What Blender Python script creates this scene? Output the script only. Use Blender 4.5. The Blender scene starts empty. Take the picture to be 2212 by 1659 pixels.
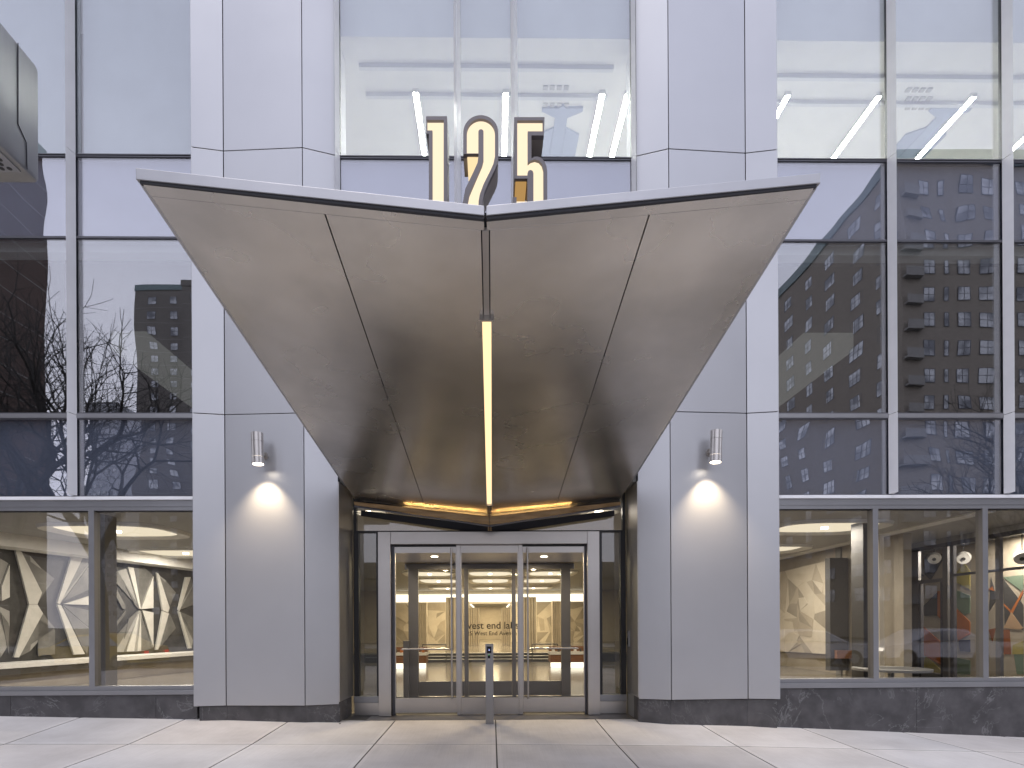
import bpy, bmesh, math, random
from mathutils import Vector, Matrix
random.seed(7)
R = math.radians
scene = bpy.context.scene
COL = scene.collection

# ------------------------------------------------------------------ camera
EYE = 1.30                       # eye height above the door threshold
F = 1210.0                       # focal length in reference pixels (2212 wide)
U0, V0 = 1079.0, 1348.0
YAW, ROLL = R(0.8), R(0.30)
CAM = Vector((0.0, -8.0, EYE))
_f = Vector((math.sin(YAW), math.cos(YAW), 0))
_r0 = Vector((math.cos(YAW), -math.sin(YAW), 0))
_u0 = Vector((0, 0, 1))
AX_R = _r0 * math.cos(ROLL) - _u0 * math.sin(ROLL)
AX_U = _u0 * math.cos(ROLL) + _r0 * math.sin(ROLL)
AX_F = _f

def ray(u, v):
    return AX_F + AX_R * ((u - U0) / F) - AX_U * ((v - V0) / F)

def pt(u, v, y):
    """point of the plane Y = y seen at photo position u, v"""
    d = ray(u, v)
    return CAM + d * ((y - CAM.y) / d.y)

def ptx(u, v, x):
    d = ray(u, v)
    return CAM + d * ((x - CAM.x) / d.x)

def ptp(u, v, a, b):
    """point of the vertical plane through plan points a, b"""
    n = Vector((b[1] - a[1], -(b[0] - a[0]), 0))
    d = ray(u, v)
    t = (Vector((a[0], a[1], 0)) - CAM).dot(n) / d.dot(n)
    return CAM + d * t

def X(u, y, v=1100): return pt(u, v, y).x
def Z(v, y, u=1062): return pt(u, v, y).z

cd = bpy.data.cameras.new('camera')
co = bpy.data.objects.new('camera', cd)
COL.objects.link(co)
co.matrix_world = Matrix((
    (AX_R.x, AX_U.x, -AX_F.x, CAM.x),
    (AX_R.y, AX_U.y, -AX_F.y, CAM.y),
    (AX_R.z, AX_U.z, -AX_F.z, CAM.z),
    (0, 0, 0, 1)))
cd.sensor_width = 36.0
cd.lens = F / 2212 * 36
cd.shift_x = (1106 - U0) / 2212
cd.shift_y = (V0 - 829.5) / 2212
cd.clip_start = 0.05
cd.clip_end = 2000
scene.camera = co

# ------------------------------------------------------------------ materials
def new_mat(name):
    m = bpy.data.materials.new(name); m.use_nodes = True
    nt = m.node_tree; nt.nodes.clear()
    out = nt.nodes.new('ShaderNodeOutputMaterial')
    return m, nt, out

def noise_mix(nt, c1, c2, scale, detail=4, rough=.55, coords='Object', stretch=None, lo=.35, hi=.65):
    tc = nt.nodes.new('ShaderNodeTexCoord')
    vec = tc.outputs[coords]
    if stretch:
        mp = nt.nodes.new('ShaderNodeMapping'); mp.inputs['Scale'].default_value = stretch
        nt.links.new(vec, mp.inputs['Vector']); vec = mp.outputs['Vector']
    n = nt.nodes.new('ShaderNodeTexNoise')
    n.inputs['Scale'].default_value = scale; n.inputs['Detail'].default_value = detail
    n.inputs['Roughness'].default_value = rough
    nt.links.new(vec, n.inputs['Vector'])
    cr = nt.nodes.new('ShaderNodeValToRGB')
    cr.color_ramp.elements[0].position = lo; cr.color_ramp.elements[0].color = (*c1, 1)
    cr.color_ramp.elements[1].position = hi; cr.color_ramp.elements[1].color = (*c2, 1)
    nt.links.new(n.outputs['Fac'], cr.inputs['Fac'])
    return cr.outputs['Color'], n.outputs['Fac'], vec

def mat(name, c, rough=.5, metal=0, c2=None, scale=3, stretch=None, bump=0, rvar=0, spec=.5, detail=4, bscale=None):
    m, nt, out = new_mat(name)
    p = nt.nodes.new('ShaderNodeBsdfPrincipled')
    p.inputs['Metallic'].default_value = metal
    p.inputs['Roughness'].default_value = rough
    p.inputs['Specular IOR Level'].default_value = spec
    c2 = c2 or tuple(min(1, x * 1.07) for x in c)
    col, fac, vec = noise_mix(nt, c, c2, scale, detail, stretch=stretch)
    nt.links.new(col, p.inputs['Base Color'])
    if rvar:
        mr = nt.nodes.new('ShaderNodeMapRange')
        mr.inputs['To Min'].default_value = rough - rvar; mr.inputs['To Max'].default_value = rough + rvar
        nt.links.new(fac, mr.inputs['Value']); nt.links.new(mr.outputs['Result'], p.inputs['Roughness'])
    if bump:
        n2 = nt.nodes.new('ShaderNodeTexNoise'); n2.inputs['Scale'].default_value = bscale or scale * 6
        n2.inputs['Detail'].default_value = 3
        nt.links.new(vec, n2.inputs['Vector'])
        b = nt.nodes.new('ShaderNodeBump'); b.inputs['Distance'].default_value = bump
        nt.links.new(n2.outputs['Fac'], b.inputs['Height']); nt.links.new(b.outputs['Normal'], p.inputs['Normal'])
    nt.links.new(p.outputs['BSDF'], out.inputs['Surface'])
    return m

def emit(name, c, s):
    m, nt, out = new_mat(name)
    e = nt.nodes.new('ShaderNodeEmission'); e.inputs['Color'].default_value = (*c, 1); e.inputs['Strength'].default_value = s
    nt.links.new(e.outputs['Emission'], out.inputs['Surface'])
    return m

def glass(name, tint, refl, wave=.006, wscale=1.1, rtint=(1, .98, 1), base=.035):
    """coated architectural glass: each face lets light through and mirrors part of it; slightly wavy"""
    m, nt, out = new_mat(name)
    tr = nt.nodes.new('ShaderNodeBsdfTransparent'); tr.inputs['Color'].default_value = (*tint, 1)
    gl = nt.nodes.new('ShaderNodeBsdfGlossy'); gl.inputs['Roughness'].default_value = 0.0
    gl.inputs['Color'].default_value = (*rtint, 1)
    lw0 = nt.nodes.new('ShaderNodeLayerWeight'); lw0.inputs['Blend'].default_value = .5
    pw = nt.nodes.new('ShaderNodeMath'); pw.operation = 'POWER'; pw.inputs[1].default_value = 5
    nt.links.new(lw0.outputs['Facing'], pw.inputs[0])
    lw = nt.nodes.new('ShaderNodeMath'); lw.operation = 'MULTIPLY_ADD'; lw.inputs[1].default_value = .9; lw.inputs[2].default_value = base
    nt.links.new(pw.outputs[0], lw.inputs[0])
    ad = nt.nodes.new('ShaderNodeMath'); ad.operation = 'ADD'; ad.inputs[1].default_value = refl
    ad.use_clamp = True
    nt.links.new(lw.outputs[0], ad.inputs[0])
    tc = nt.nodes.new('ShaderNodeTexCoord'); oi = nt.nodes.new('ShaderNodeObjectInfo')
    vm = nt.nodes.new('ShaderNodeVectorMath'); vm.operation = 'ADD'
    sc = nt.nodes.new('ShaderNodeMath'); sc.operation = 'MULTIPLY'; sc.inputs[1].default_value = 57
    nt.links.new(oi.outputs['Random'], sc.inputs[0])
    nt.links.new(tc.outputs['Object'], vm.inputs[0]); nt.links.new(sc.outputs[0], vm.inputs[1])
    n = nt.nodes.new('ShaderNodeTexNoise'); n.inputs['Scale'].default_value = wscale; n.inputs['Detail'].default_value = .6
    nt.links.new(vm.outputs[0], n.inputs['Vector'])
    b = nt.nodes.new('ShaderNodeBump'); b.inputs['Distance'].default_value = wave
    nt.links.new(n.outputs['Fac'], b.inputs['Height']); nt.links.new(b.outputs['Normal'], gl.inputs['Normal'])
    mx = nt.nodes.new('ShaderNodeMixShader')
    nt.links.new(ad.outputs[0], mx.inputs['Fac']); nt.links.new(tr.outputs[0], mx.inputs[1]); nt.links.new(gl.outputs[0], mx.inputs[2])
    nt.links.new(mx.outputs[0], out.inputs['Surface'])
    return m

def stone_mat(name, base, vein):
    m, nt, out = new_mat(name)
    p = nt.nodes.new('ShaderNodeBsdfPrincipled'); p.inputs['Roughness'].default_value = .5
    col, fac, vec = noise_mix(nt, base, tuple(x * 1.7 for x in base), 5, 6)
    # veins: thin bands where a distorted noise crosses one half
    n = nt.nodes.new('ShaderNodeTexNoise'); n.inputs['Scale'].default_value = 1.7; n.inputs['Detail'].default_value = 6
    n.inputs['Distortion'].default_value = 1.6; n.inputs['Roughness'].default_value = .6
    nt.links.new(vec, n.inputs['Vector'])
    s = nt.nodes.new('ShaderNodeMath'); s.operation = 'SUBTRACT'; s.inputs[1].default_value = .5
    a = nt.nodes.new('ShaderNodeMath'); a.operation = 'ABSOLUTE'
    nt.links.new(n.outputs['Fac'], s.inputs[0]); nt.links.new(s.outputs[0], a.inputs[0])
    cr = nt.nodes.new('ShaderNodeValToRGB')
    cr.color_ramp.elements[0].position = 0; cr.color_ramp.elements[0].color = (1, 1, 1, 1)
    cr.color_ramp.elements[1].position = .014; cr.color_ramp.elements[1].color = (0, 0, 0, 1)
    nt.links.new(a.outputs[0], cr.inputs['Fac'])
    n3 = nt.nodes.new('ShaderNodeTexNoise'); n3.inputs['Scale'].default_value = 2.3
    nt.links.new(vec, n3.inputs['Vector'])
    mu = nt.nodes.new('ShaderNodeMath'); mu.operation = 'MULTIPLY'
    mr = nt.nodes.new('ShaderNodeMapRange'); mr.inputs['From Min'].default_value = .42; mr.inputs['From Max'].default_value = .68
    nt.links.new(n3.outputs['Fac'], mr.inputs['Value'])
    nt.links.new(cr.outputs['Color'], mu.inputs[0]); nt.links.new(mr.outputs['Result'], mu.inputs[1])
    mx = nt.nodes.new('ShaderNodeMix'); mx.data_type = 'RGBA'
    mx.inputs['B'].default_value = (*vein, 1)
    nt.links.new(mu.outputs[0], mx.inputs['Factor']); nt.links.new(col, mx.inputs['A'])
    nt.links.new(mx.outputs['Result'], p.inputs['Base Color'])
    nt.links.new(p.outputs[0], out.inputs['Surface'])
    return m

def brick_mat(name, c1, c2, mortar, w=.42, h=.14):
    m, nt, out = new_mat(name)
    p = nt.nodes.new('ShaderNodeBsdfPrincipled'); p.inputs['Roughness'].default_value = .85
    tc = nt.nodes.new('ShaderNodeTexCoord')
    b = nt.nodes.new('ShaderNodeTexBrick'); b.inputs['Scale'].default_value = 1
    b.inputs['Color1'].default_value = (*c1, 1); b.inputs['Color2'].default_value = (*c2, 1); b.inputs['Mortar'].default_value = (*mortar, 1)
    b.inputs['Brick Width'].default_value = w; b.inputs['Row Height'].default_value = h; b.inputs['Mortar Size'].default_value = .012
    sp = nt.nodes.new('ShaderNodeSeparateXYZ'); cb = nt.nodes.new('ShaderNodeCombineXYZ'); ad = nt.nodes.new('ShaderNodeMath')
    nt.links.new(tc.outputs['Object'], sp.inputs[0]); nt.links.new(sp.outputs['X'], ad.inputs[0]); nt.links.new(sp.outputs['Y'], ad.inputs[1])
    nt.links.new(ad.outputs[0], cb.inputs['X']); nt.links.new(sp.outputs['Z'], cb.inputs['Y'])
    nt.links.new(cb.outputs[0], b.inputs['Vector'])
    nt.links.new(b.outputs['Color'], p.inputs['Base Color']); nt.links.new(p.outputs[0], out.inputs['Surface'])
    return m

def concrete_mat(name):
    m, nt, out = new_mat(name)
    p = nt.nodes.new('ShaderNodeBsdfPrincipled'); p.inputs['Roughness'].default_value = .85
    at = nt.nodes.new('ShaderNodeAttribute'); at.attribute_name = 'tone'
    col, fac, vec = noise_mix(nt, (.53, .50, .475), (.65, .62, .595), 1.1, 6, .65)
    tc = nt.nodes.new('ShaderNodeTexCoord')
    # broom strokes across the slab
    mp = nt.nodes.new('ShaderNodeMapping'); mp.inputs['Scale'].default_value = (95, 1.2, 1)
    nt.links.new(tc.outputs['Object'], mp.inputs['Vector'])
    br = nt.nodes.new('ShaderNodeTexNoise'); br.inputs['Scale'].default_value = 1; br.inputs['Detail'].default_value = 3
    nt.links.new(mp.outputs['Vector'], br.inputs['Vector'])
    sp = nt.nodes.new('ShaderNodeTexNoise'); sp.inputs['Scale'].default_value = 160; sp.inputs['Detail'].default_value = 2
    nt.links.new(tc.outputs['Object'], sp.inputs['Vector'])
    mr = nt.nodes.new('ShaderNodeMapRange'); mr.inputs['To Min'].default_value = .9; mr.inputs['To Max'].default_value = 1.1
    nt.links.new(br.outputs['Fac'], mr.inputs['Value'])
    mr2 = nt.nodes.new('ShaderNodeMapRange'); mr2.inputs['To Min'].default_value = .92; mr2.inputs['To Max'].default_value = 1.08
    nt.links.new(sp.outputs['Fac'], mr2.inputs['Value'])
    m1 = nt.nodes.new('ShaderNodeVectorMath'); m1.operation = 'SCALE'
    m2 = nt.nodes.new('ShaderNodeVectorMath'); m2.operation = 'SCALE'
    m3 = nt.nodes.new('ShaderNodeVectorMath'); m3.operation = 'MULTIPLY'
    nt.links.new(col, m1.inputs[0]); nt.links.new(mr.outputs[0], m1.inputs['Scale'])
    nt.links.new(m1.outputs[0], m2.inputs[0]); nt.links.new(mr2.outputs[0], m2.inputs['Scale'])
    nt.links.new(m2.outputs[0], m3.inputs[0]); nt.links.new(at.outputs['Color'], m3.inputs[1])
    nt.links.new(m3.outputs[0], p.inputs['Base Color'])
    b = nt.nodes.new('ShaderNodeBump'); b.inputs['Distance'].default_value = .0015
    nt.links.new(br.outputs['Fac'], b.inputs['Height']); nt.links.new(b.outputs['Normal'], p.inputs['Normal'])
    nt.links.new(p.outputs[0], out.inputs['Surface'])
    return m

def steel_mat(name, c, rough, stretch, scale=1.0, cvar=.1, rvar=.06, bump=.00015, metal=1):
    """brushed stainless steel with cloudy tone"""
    m, nt, out = new_mat(name)
    p = nt.nodes.new('ShaderNodeBsdfPrincipled'); p.inputs['Metallic'].default_value = metal
    col, fac, vec = noise_mix(nt, tuple(x * (1 - cvar) for x in c), tuple(x * (1 + cvar) for x in c), 1.1 * scale, 5, .6, lo=.3, hi=.7)
    nt.links.new(col, p.inputs['Base Color'])
    tc = nt.nodes.new('ShaderNodeTexCoord'); mp = nt.nodes.new('ShaderNodeMapping'); mp.inputs['Scale'].default_value = stretch
    nt.links.new(tc.outputs['Object'], mp.inputs['Vector'])
    n = nt.nodes.new('ShaderNodeTexNoise'); n.inputs['Scale'].default_value = 1; n.inputs['Detail'].default_value = 4
    nt.links.new(mp.outputs['Vector'], n.inputs['Vector'])
    mr = nt.nodes.new('ShaderNodeMapRange'); mr.inputs['To Min'].default_value = rough - rvar; mr.inputs['To Max'].default_value = rough + rvar
    nt.links.new(n.outputs['Fac'], mr.inputs['Value']); nt.links.new(mr.outputs[0], p.inputs['Roughness'])
    if bump:
        b = nt.nodes.new('ShaderNodeBump'); b.inputs['Distance'].default_value = bump
        nt.links.new(n.outputs['Fac'], b.inputs['Height']); nt.links.new(b.outputs['Normal'], p.inputs['Normal'])
    nt.links.new(p.outputs[0], out.inputs['Surface'])
    return m

M = {}
M['panel'] = mat('aluminium_panel', (.46, .46, .472), .38, .72, (.49, .49, .502), .7, rvar=.03, bump=.002, bscale=.8)
M['fin'] = mat('fin_aluminium', (.86, .86, .87), .35, 0)
M['gap'] = mat('dark_gap', (.03, .03, .035), .8)
M['dframe'] = mat('dark_frame', (.13, .13, .145), .4, .5)
M['sframe'] = mat('grey_frame', (.30, .30, .31), .38, .7)
M['black'] = mat('black_frame', (.012, .012, .014), .35)
M['soffit'] = steel_mat('soffit_steel', (.56, .53, .492), .26, (1.0, 1.3, 1.0), .62, .24, .07, 0, .93)  # wide cloud contrast stands in for soft dark reflections
M['fascia'] = steel_mat('fascia_steel', (.42, .415, .42), .42, (1.5, 20, 60), 1.5, .08)
M['steel'] = steel_mat('brushed_steel', (.50, .472, .445), .34, (4, 4, 90), 1.2, .07)
M['steelh'] = steel_mat('brushed_steel_horizontal', (.50, .472, .445), .34, (2, 4, 120), 1.2, .07)
M['reveal'] = steel_mat('reveal_steel', (.53, .51, .495), .42, (30, 30, 1.5), .8, .1)
M['vest'] = mat('bronze_ceiling', (.30, .235, .15), .35, .3, (.36, .285, .19), 2)
M['bronze'] = mat('bronze_strip', (.20, .125, .055), .45, .5, (.34, .23, .12), 5, stretch=(.6, 3, 3), detail=5)
M['post'] = steel_mat('dark_brushed_steel', (.33, .32, .31), .38, (4, 4, 90), 1.2, .07)
M['stone'] = stone_mat('dark_stone', (.056, .053, .055), (.19, .188, .19))
M['sill'] = mat('dark_sill_stone', (.09, .08, .075), .5, 0, (.13, .12, .112), 4)
M['concrete'] = concrete_mat('pavement_concrete')
M['joint'] = mat('pavement_joint', (.085, .08, .075), .95)
M['edge'] = mat('tooled_slab_edge', (.43, .42, .40), .8)
M['asphalt'] = mat('asphalt', (.045, .045, .047), .9, 0, (.06, .06, .062), 4, bump=.004, bscale=60)
M['kerb'] = mat('kerb_stone', (.28, .275, .27), .85, c2=(.36, .355, .35), scale=5)
M['paint'] = mat('road_paint', (.7, .7, .68), .7)
M['g_vision'] = glass('vision_glass', (.82, .85, .86), .17, .0045, .8)
M['g_top'] = glass('upper_vision_glass', (.88, .91, .91), .13, .002, .6)
M['g_span'] = glass('spandrel_glass', (.84, .86, .9), .17, .0075, .9)
M['g_store'] = glass('storefront_glass', (.94, .94, .935), .03, .003, .7)
M['g_door'] = glass('door_glass', (.985, .985, .98), 0, .001, .7, base=.014)
M['g_side'] = glass('sidelight_glass', (.62, .64, .64), .05, .001, .7)
M['span_back'] = mat('spandrel_backing', (.25, .275, .32), .7)
M['span_back_pale'] = mat('pale_spandrel_backing', (.43, .445, .485), .7)
M['blind'] = mat('white_added_blind', (.62, .63, .66), .8)
M['white'] = mat('white_paint', (.74, .73, .70), .6)
M['trim'] = mat('pale_grey_trim', (.60, .61, .62), .6)
M['lgrey'] = mat('light_grey_paint', (.36, .355, .34), .6)
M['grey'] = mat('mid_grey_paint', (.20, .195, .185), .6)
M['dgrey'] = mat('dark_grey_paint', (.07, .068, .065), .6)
M['taupe'] = mat('taupe_plaster', (.33, .29, .23), .6, c2=(.4, .36, .29), scale=2)
M['cream'] = mat('cream_stone', (.60, .535, .43), .5, c2=(.66, .60, .49), scale=3)
M['sand'] = mat('sand_stone', (.44, .385, .30), .5, c2=(.50, .44, .35), scale=3)
M['wood'] = mat('walnut_wood', (.17, .075, .032), .45, 0, (.26, .12, .05), 3, stretch=(1, 1, 12))
M['floor'] = mat('polished_lobby_floor', (.20, .18, .15), .16, 0, (.27, .25, .21), 2, stretch=(1, 5, 1))
M['mat'] = mat('entrance_mat', (.05, .048, .045), .9)
M['fa'] = mat('pale_facet', (.56, .545, .50), .5, .1, (.64, .625, .58), 4)
M['fb'] = mat('grey_facet', (.13, .128, .12), .5, .2, (.21, .205, .19), 2.5)
M['fc'] = mat('dark_facet', (.04, .039, .037), .5, .2, (.075, .073, .07), 3)
M['orange'] = mat('mural_orange', (.46, .15, .035), .6)
M['green'] = mat('mural_green', (.17, .23, .165), .6)
M['olive'] = mat('mural_yellow', (.40, .34, .10), .6)
M['tan'] = mat('mural_tan', (.48, .32, .19), .6)
M['navy'] = mat('mural_navy', (.03, .03, .06), .6)
M['mred'] = mat('mural_red', (.30, .11, .05), .6)
M['lcase'] = mat('letter_casing', (.165, .15, .155), .5, .3)
M['lret'] = mat('letter_return', (.36, .32, .29), .45, .3)
M['lface'] = emit('lit_letter_face', (1, .82, .58), 1.03)
M['lhot'] = emit('lit_letter_return', (1, .62, .25), .8)
M['strip'] = emit('warm_light_strip', (1, .72, .38), 1.35)
M['cove'] = emit('warm_cove_led', (1, .58, .18), 120)
M['spotl'] = emit('lamp_lens', (1, .9, .75), 10)
M['tube'] = emit('white_linear_light', (1, .98, .90), 75)
M['oval'] = emit('oval_ceiling_light', (1, .87, .64), .95)
M['down'] = emit('downlight_lens', (1, .88, .68), 8)
M['covew'] = emit('lobby_cove_light', (1, .91, .72), 1.9)
M['box'] = steel_mat('housing_metal', (.33, .33, .335), .42, (50, 50, 2), 1.5, .08)
M['bark'] = mat('dark_bark', (.028, .024, .022), .9, c2=(.05, .045, .04), scale=12)
M['brick_tan'] = brick_mat('tan_brick', (.27, .235, .195), (.32, .28, .235), (.26, .235, .2))
M['brick_red'] = brick_mat('red_brown_brick', (.085, .05, .038), (.11, .065, .05), (.12, .1, .09))
M['brick_grey'] = brick_mat('grey_brown_brick', (.21, .19, .172), (.25, .228, .205), (.14, .13, .12))
M['balc'] = mat('balcony_concrete', (.30, .29, .275), .8)
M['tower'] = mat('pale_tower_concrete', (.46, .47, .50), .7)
def winp_mat():
    """tower panes: dark glass, lighter where blinds are down"""
    m, nt, out = new_mat('tower_window_glass'); p = nt.nodes.new('ShaderNodeBsdfPrincipled'); p.inputs['Roughness'].default_value = .08
    g = nt.nodes.new('ShaderNodeNewGeometry'); v = nt.nodes.new('ShaderNodeTexNoise'); v.inputs['Scale'].default_value = .55; v.inputs['Detail'].default_value = 2
    nt.links.new(g.outputs['Position'], v.inputs['Vector'])
    cr = nt.nodes.new('ShaderNodeValToRGB'); cr.color_ramp.elements[0].position = .38; cr.color_ramp.elements[0].color = (.14, .145, .16, 1)
    cr.color_ramp.elements[1].position = .62; cr.color_ramp.elements[1].color = (.43, .44, .46, 1)
    nt.links.new(v.outputs['Fac'], cr.inputs['Fac']); nt.links.new(cr.outputs[0], p.inputs['Base Color']); p.inputs['Metallic'].default_value = .9
    nt.links.new(p.outputs[0], out.inputs['Surface']); return m
M['winp'] = winp_mat()
M['copper'] = mat('verdigris_copper', (.20, .26, .265), .6)
M['tail'] = emit('red_tail_light', (1, .06, .02), 2.5)
M['headl'] = emit('head_light', (1, .93, .8), 6)
M['tyre'] = mat('tyre_rubber', (.02, .02, .02), .8)
M['screen'] = mat('black_screen', (.008, .008, .012), .15)
M['icon'] = emit('blue_white_icon', (.45, .5, 1), 1.0)
M['gled'] = emit('green_indicator', (.2, .75, .25), .6)
M['ink'] = mat('dark_vinyl_lettering', (.035, .028, .022), .6)

# ------------------------------------------------------------------ mesh builder
class MB:
    def __init__(s): s.v = []; s.f = []; s.m = []
    def add(s, vs, fs, mi=0):
        o = len(s.v); s.v += [tuple(v) for v in vs]
        for f in fs: s.f.append([o + i for i in f]); s.m.append(mi)
        return s
    def box(s, x0, x1, y0, y1, z0, z1, mi=0):
        if x0 > x1: x0, x1 = x1, x0
        if y0 > y1: y0, y1 = y1, y0
        if z0 > z1: z0, z1 = z1, z0
        vs = [(x, y, z) for z in (z0, z1) for y in (y0, y1) for x in (x0, x1)]
        return s.add(vs, [(0, 2, 3, 1), (4, 5, 7, 6), (0, 1, 5, 4), (2, 6, 7, 3), (0, 4, 6, 2), (1, 3, 7, 5)], mi)
    def prism(s, poly, d, mi=0):
        """extrude a planar polygon (list of Vectors) along vector d"""
        n = len(poly); d = Vector(d)
        vs = [Vector(p) for p in poly] + [Vector(p) + d for p in poly]
        fs = [tuple(range(n)), tuple(range(2 * n - 1, n - 1, -1))]
        fs += [(i, (i + 1) % n, n + (i + 1) % n, n + i) for i in range(n)]
        return s.add(vs, fs, mi)
    def zprism(s, poly, z0, z1, mi=0):
        return s.prism([(p[0], p[1], z0) for p in poly], (0, 0, z1 - z0), mi)
    def tube(s, p0, p1, r0, r1=None, n=8, mi=0, caps=True):
        r1 = r0 if r1 is None else r1
        p0, p1 = Vector(p0), Vector(p1); d = (p1 - p0)
        if d.length < 1e-6: return s
        d.normalize(); a = d.orthogonal().normalized(); b = d.cross(a)
        vs = []
        for p, r in ((p0, r0), (p1, r1)):
            for i in range(n):
                t = 2 * math.pi * i / n
                vs.append(p + a * math.cos(t) * r + b * math.sin(t) * r)
        fs = [(i, (i + 1) % n, n + (i + 1) % n, n + i) for i in range(n)]
        if caps: fs += [tuple(range(n - 1, -1, -1)), tuple(range(n, 2 * n))]
        return s.add(vs, fs, mi)
    def build(s, name, mats, parent=None, smooth=False, bevel=0):
        me = bpy.data.meshes.new(name)
        me.from_pydata(s.v, [], s.f)
        if not isinstance(mats, (list, tuple)): mats = [mats]
        for m in mats: me.materials.append(m)
        me.polygons.foreach_set('material_index', s.m)
        bm = bmesh.new(); bm.from_mesh(me)
        bmesh.ops.recalc_face_normals(bm, faces=bm.faces)
        if bevel:
            bmesh.ops.remove_doubles(bm, verts=bm.verts, dist=1e-5)
            es = [e for e in bm.edges if len(e.link_faces) == 2 and e.calc_face_angle(0) > .5]
            bmesh.ops.bevel(bm, geom=es, offset=bevel, segments=2, affect='EDGES', profile=.5)
        bm.to_mesh(me); bm.free()
        if smooth:
            me.polygons.foreach_set('use_smooth', [True] * len(me.polygons))
            me.set_sharp_from_angle(angle=R(40))
        o = bpy.data.objects.new(name, me); COL.objects.link(o)
        if parent: o.parent = parent
        return o

def tag(o, label=None, cat=None, group=None, kind=None):
    if label: o['label'] = label
    if cat: o['category'] = cat
    if group: o['group'] = group
    if kind: o['kind'] = kind
    return o

def empty(name, label, cat, loc=(0, 0, 0), group=None):
    o = bpy.data.objects.new(name, None); COL.objects.link(o); o.location = loc
    o.empty_display_size = .2
    return tag(o, label, cat, group)

def child(o, parent):
    """parent keeping world place (parents here carry a location only)"""
    o.parent = parent
    o.matrix_parent_inverse = Matrix.Translation(parent.location).inverted()
    return o

# ------------------------------------------------------------------ key depths
G = -0.65                        # curtain wall glass plane
PF, PM, PB = -0.78, -0.72, -0.66  # pier facets
DOOR = 0.0
TOP = EYE + 9.3

# ------------------------------------------------------------------ ground
def lerp_tab(tab, x):
    if x <= tab[0][0]: return tab[0][1]
    for (a, b), (c, d) in zip(tab, tab[1:]):
        if x <= c: return b + (d - b) * (x - a) / (c - a)
    return tab[-1][1]
H0 = [(-12, 1.02), (-7, 1.10), (-6.5, 1.13), (-3.9, 1.2), (-2.2, 1.247), (-1.9, 1.285), (1.9, 1.29), (2.4, 1.305), (3.8, 1.372), (7, 1.543), (12, 1.74)]
H1 = [(-12, 1.2), (-5.4, 1.283), (0, 1.328), (2.76, 1.375), (6.5, 1.485), (12, 1.68)]
def ground(x, y):
    a = lerp_tab(H0, x); b = lerp_tab(H1, x)
    if y >= -0.45: h = a
    elif y >= -1.8: h = a + (b - a) * ((-0.45 - y) / 1.35)
    else: h = b + (-1.8 - y) * .022
    return EYE - h

S = 1.345; X00 = 0.045
bm = bmesh.new()
tone = bm.loops.layers.float_color.new('tone')
def slab(x0, x1, y0, y1):
    t = random.uniform(.91, 1.05); w = random.uniform(-.015, .015)
    tc = (t * (1 + w), t, t * (1 - w), 1)
    nx, ny = 4, 4; g = .0075; e = .045
    xs = [x0 + g, x0 + g + e] + [x0 + g + e + (x1 - x0 - 2 * g - 2 * e) * i / nx for i in range(1, nx)] + [x1 - g - e, x1 - g]
    ys = [y0 + g, y0 + g + e] + [y0 + g + e + (y1 - y0 - 2 * g - 2 * e) * i / ny for i in range(1, ny)] + [y1 - g - e, y1 - g]
    grid = [[bm.verts.new((x, y, ground(x, y) - (.0035 if (i in (0, len(xs) - 1) or j in (0, len(ys) - 1)) else 0))) for i, x in enumerate(xs)] for j, y in enumerate(ys)]
    for j in range(len(ys) - 1):
        for i in range(len(xs) - 1):
            f = bm.faces.new((grid[j][i], grid[j][i + 1], grid[j + 1][i + 1], grid[j + 1][i]))
            edge = i in (0, len(xs) - 2) or j in (0, len(ys) - 2)
            k = 1.07 if edge else 1
            for l in f.loops: l[tone] = (tc[0] * k, tc[1] * k, tc[2] * k, 1)
    ring = [grid[0][i] for i in range(len(xs))] + [grid[j][-1] for j in range(1, len(ys))] + [grid[-1][i] for i in range(len(xs) - 2, -1, -1)] + [grid[j][0] for j in range(len(ys) - 2, 0, -1)]
    low = [bm.verts.new((v.co.x, v.co.y, v.co.z - .03)) for v in ring]
    for i in range(len(ring)):
        k = (i + 1) % len(ring)
        f = bm.faces.new((ring[k], ring[i], low[i], low[k]))
        for l in f.loops: l[tone] = (.6, .6, .6, 1)
for j in range(0, 9):
    for i in range(-9, 9):
        y1 = -0.45 - j * S; y0 = y1 - S
        
        slab(X00 + i * S, X00 + (i + 1) * S, y0, y1)
me = bpy.data.meshes.new('sidewalk'); bm.to_mesh(me); bm.free()
me.materials.append(M['concrete'])
sw = bpy.data.objects.new('sidewalk', me); COL.objects.link(sw)
tag(sw, kind='structure')
# bed under the joints
b = MB()
xs = [-12.1 + i * .55 for i in range(45)]; ys = [.1, -.45, -1.1, -1.8, -4, -7, -10, -12.6]
vs = [(x, y, ground(x, y) - .014) for y in ys for x in xs]
fs = [(j * len(xs) + i, j * len(xs) + i + 1, (j + 1) * len(xs) + i + 1, (j + 1) * len(xs) + i) for j in range(len(ys) - 1) for i in range(len(xs) - 1)]
b.add(vs, fs); tag(b.build('sidewalk_bed', M['joint']), kind='structure')
RZ = EYE - 1.72
tag(MB().add([(-12, 1.5, EYE - 2.1), (12, 1.5, EYE - 2.1), (12, .3, EYE - 2.1), (-12, .3, EYE - 2.1)], [(0, 1, 2, 3)]).build('subsoil', M['joint']), kind='structure')
b = MB()
b.add([(-700, -700, RZ - .2), (700, -700, RZ - .2), (700, 700, RZ - .2), (-700, 700, RZ - .2)], [(0, 1, 2, 3)])
tag(b.build('ground', M['asphalt']), kind='structure')
b = MB(); b.box(-300, 300, -30, -12.75, RZ - .15, RZ - .01); tag(b.build('road', M['asphalt']), kind='structure')
b = MB()
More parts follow.
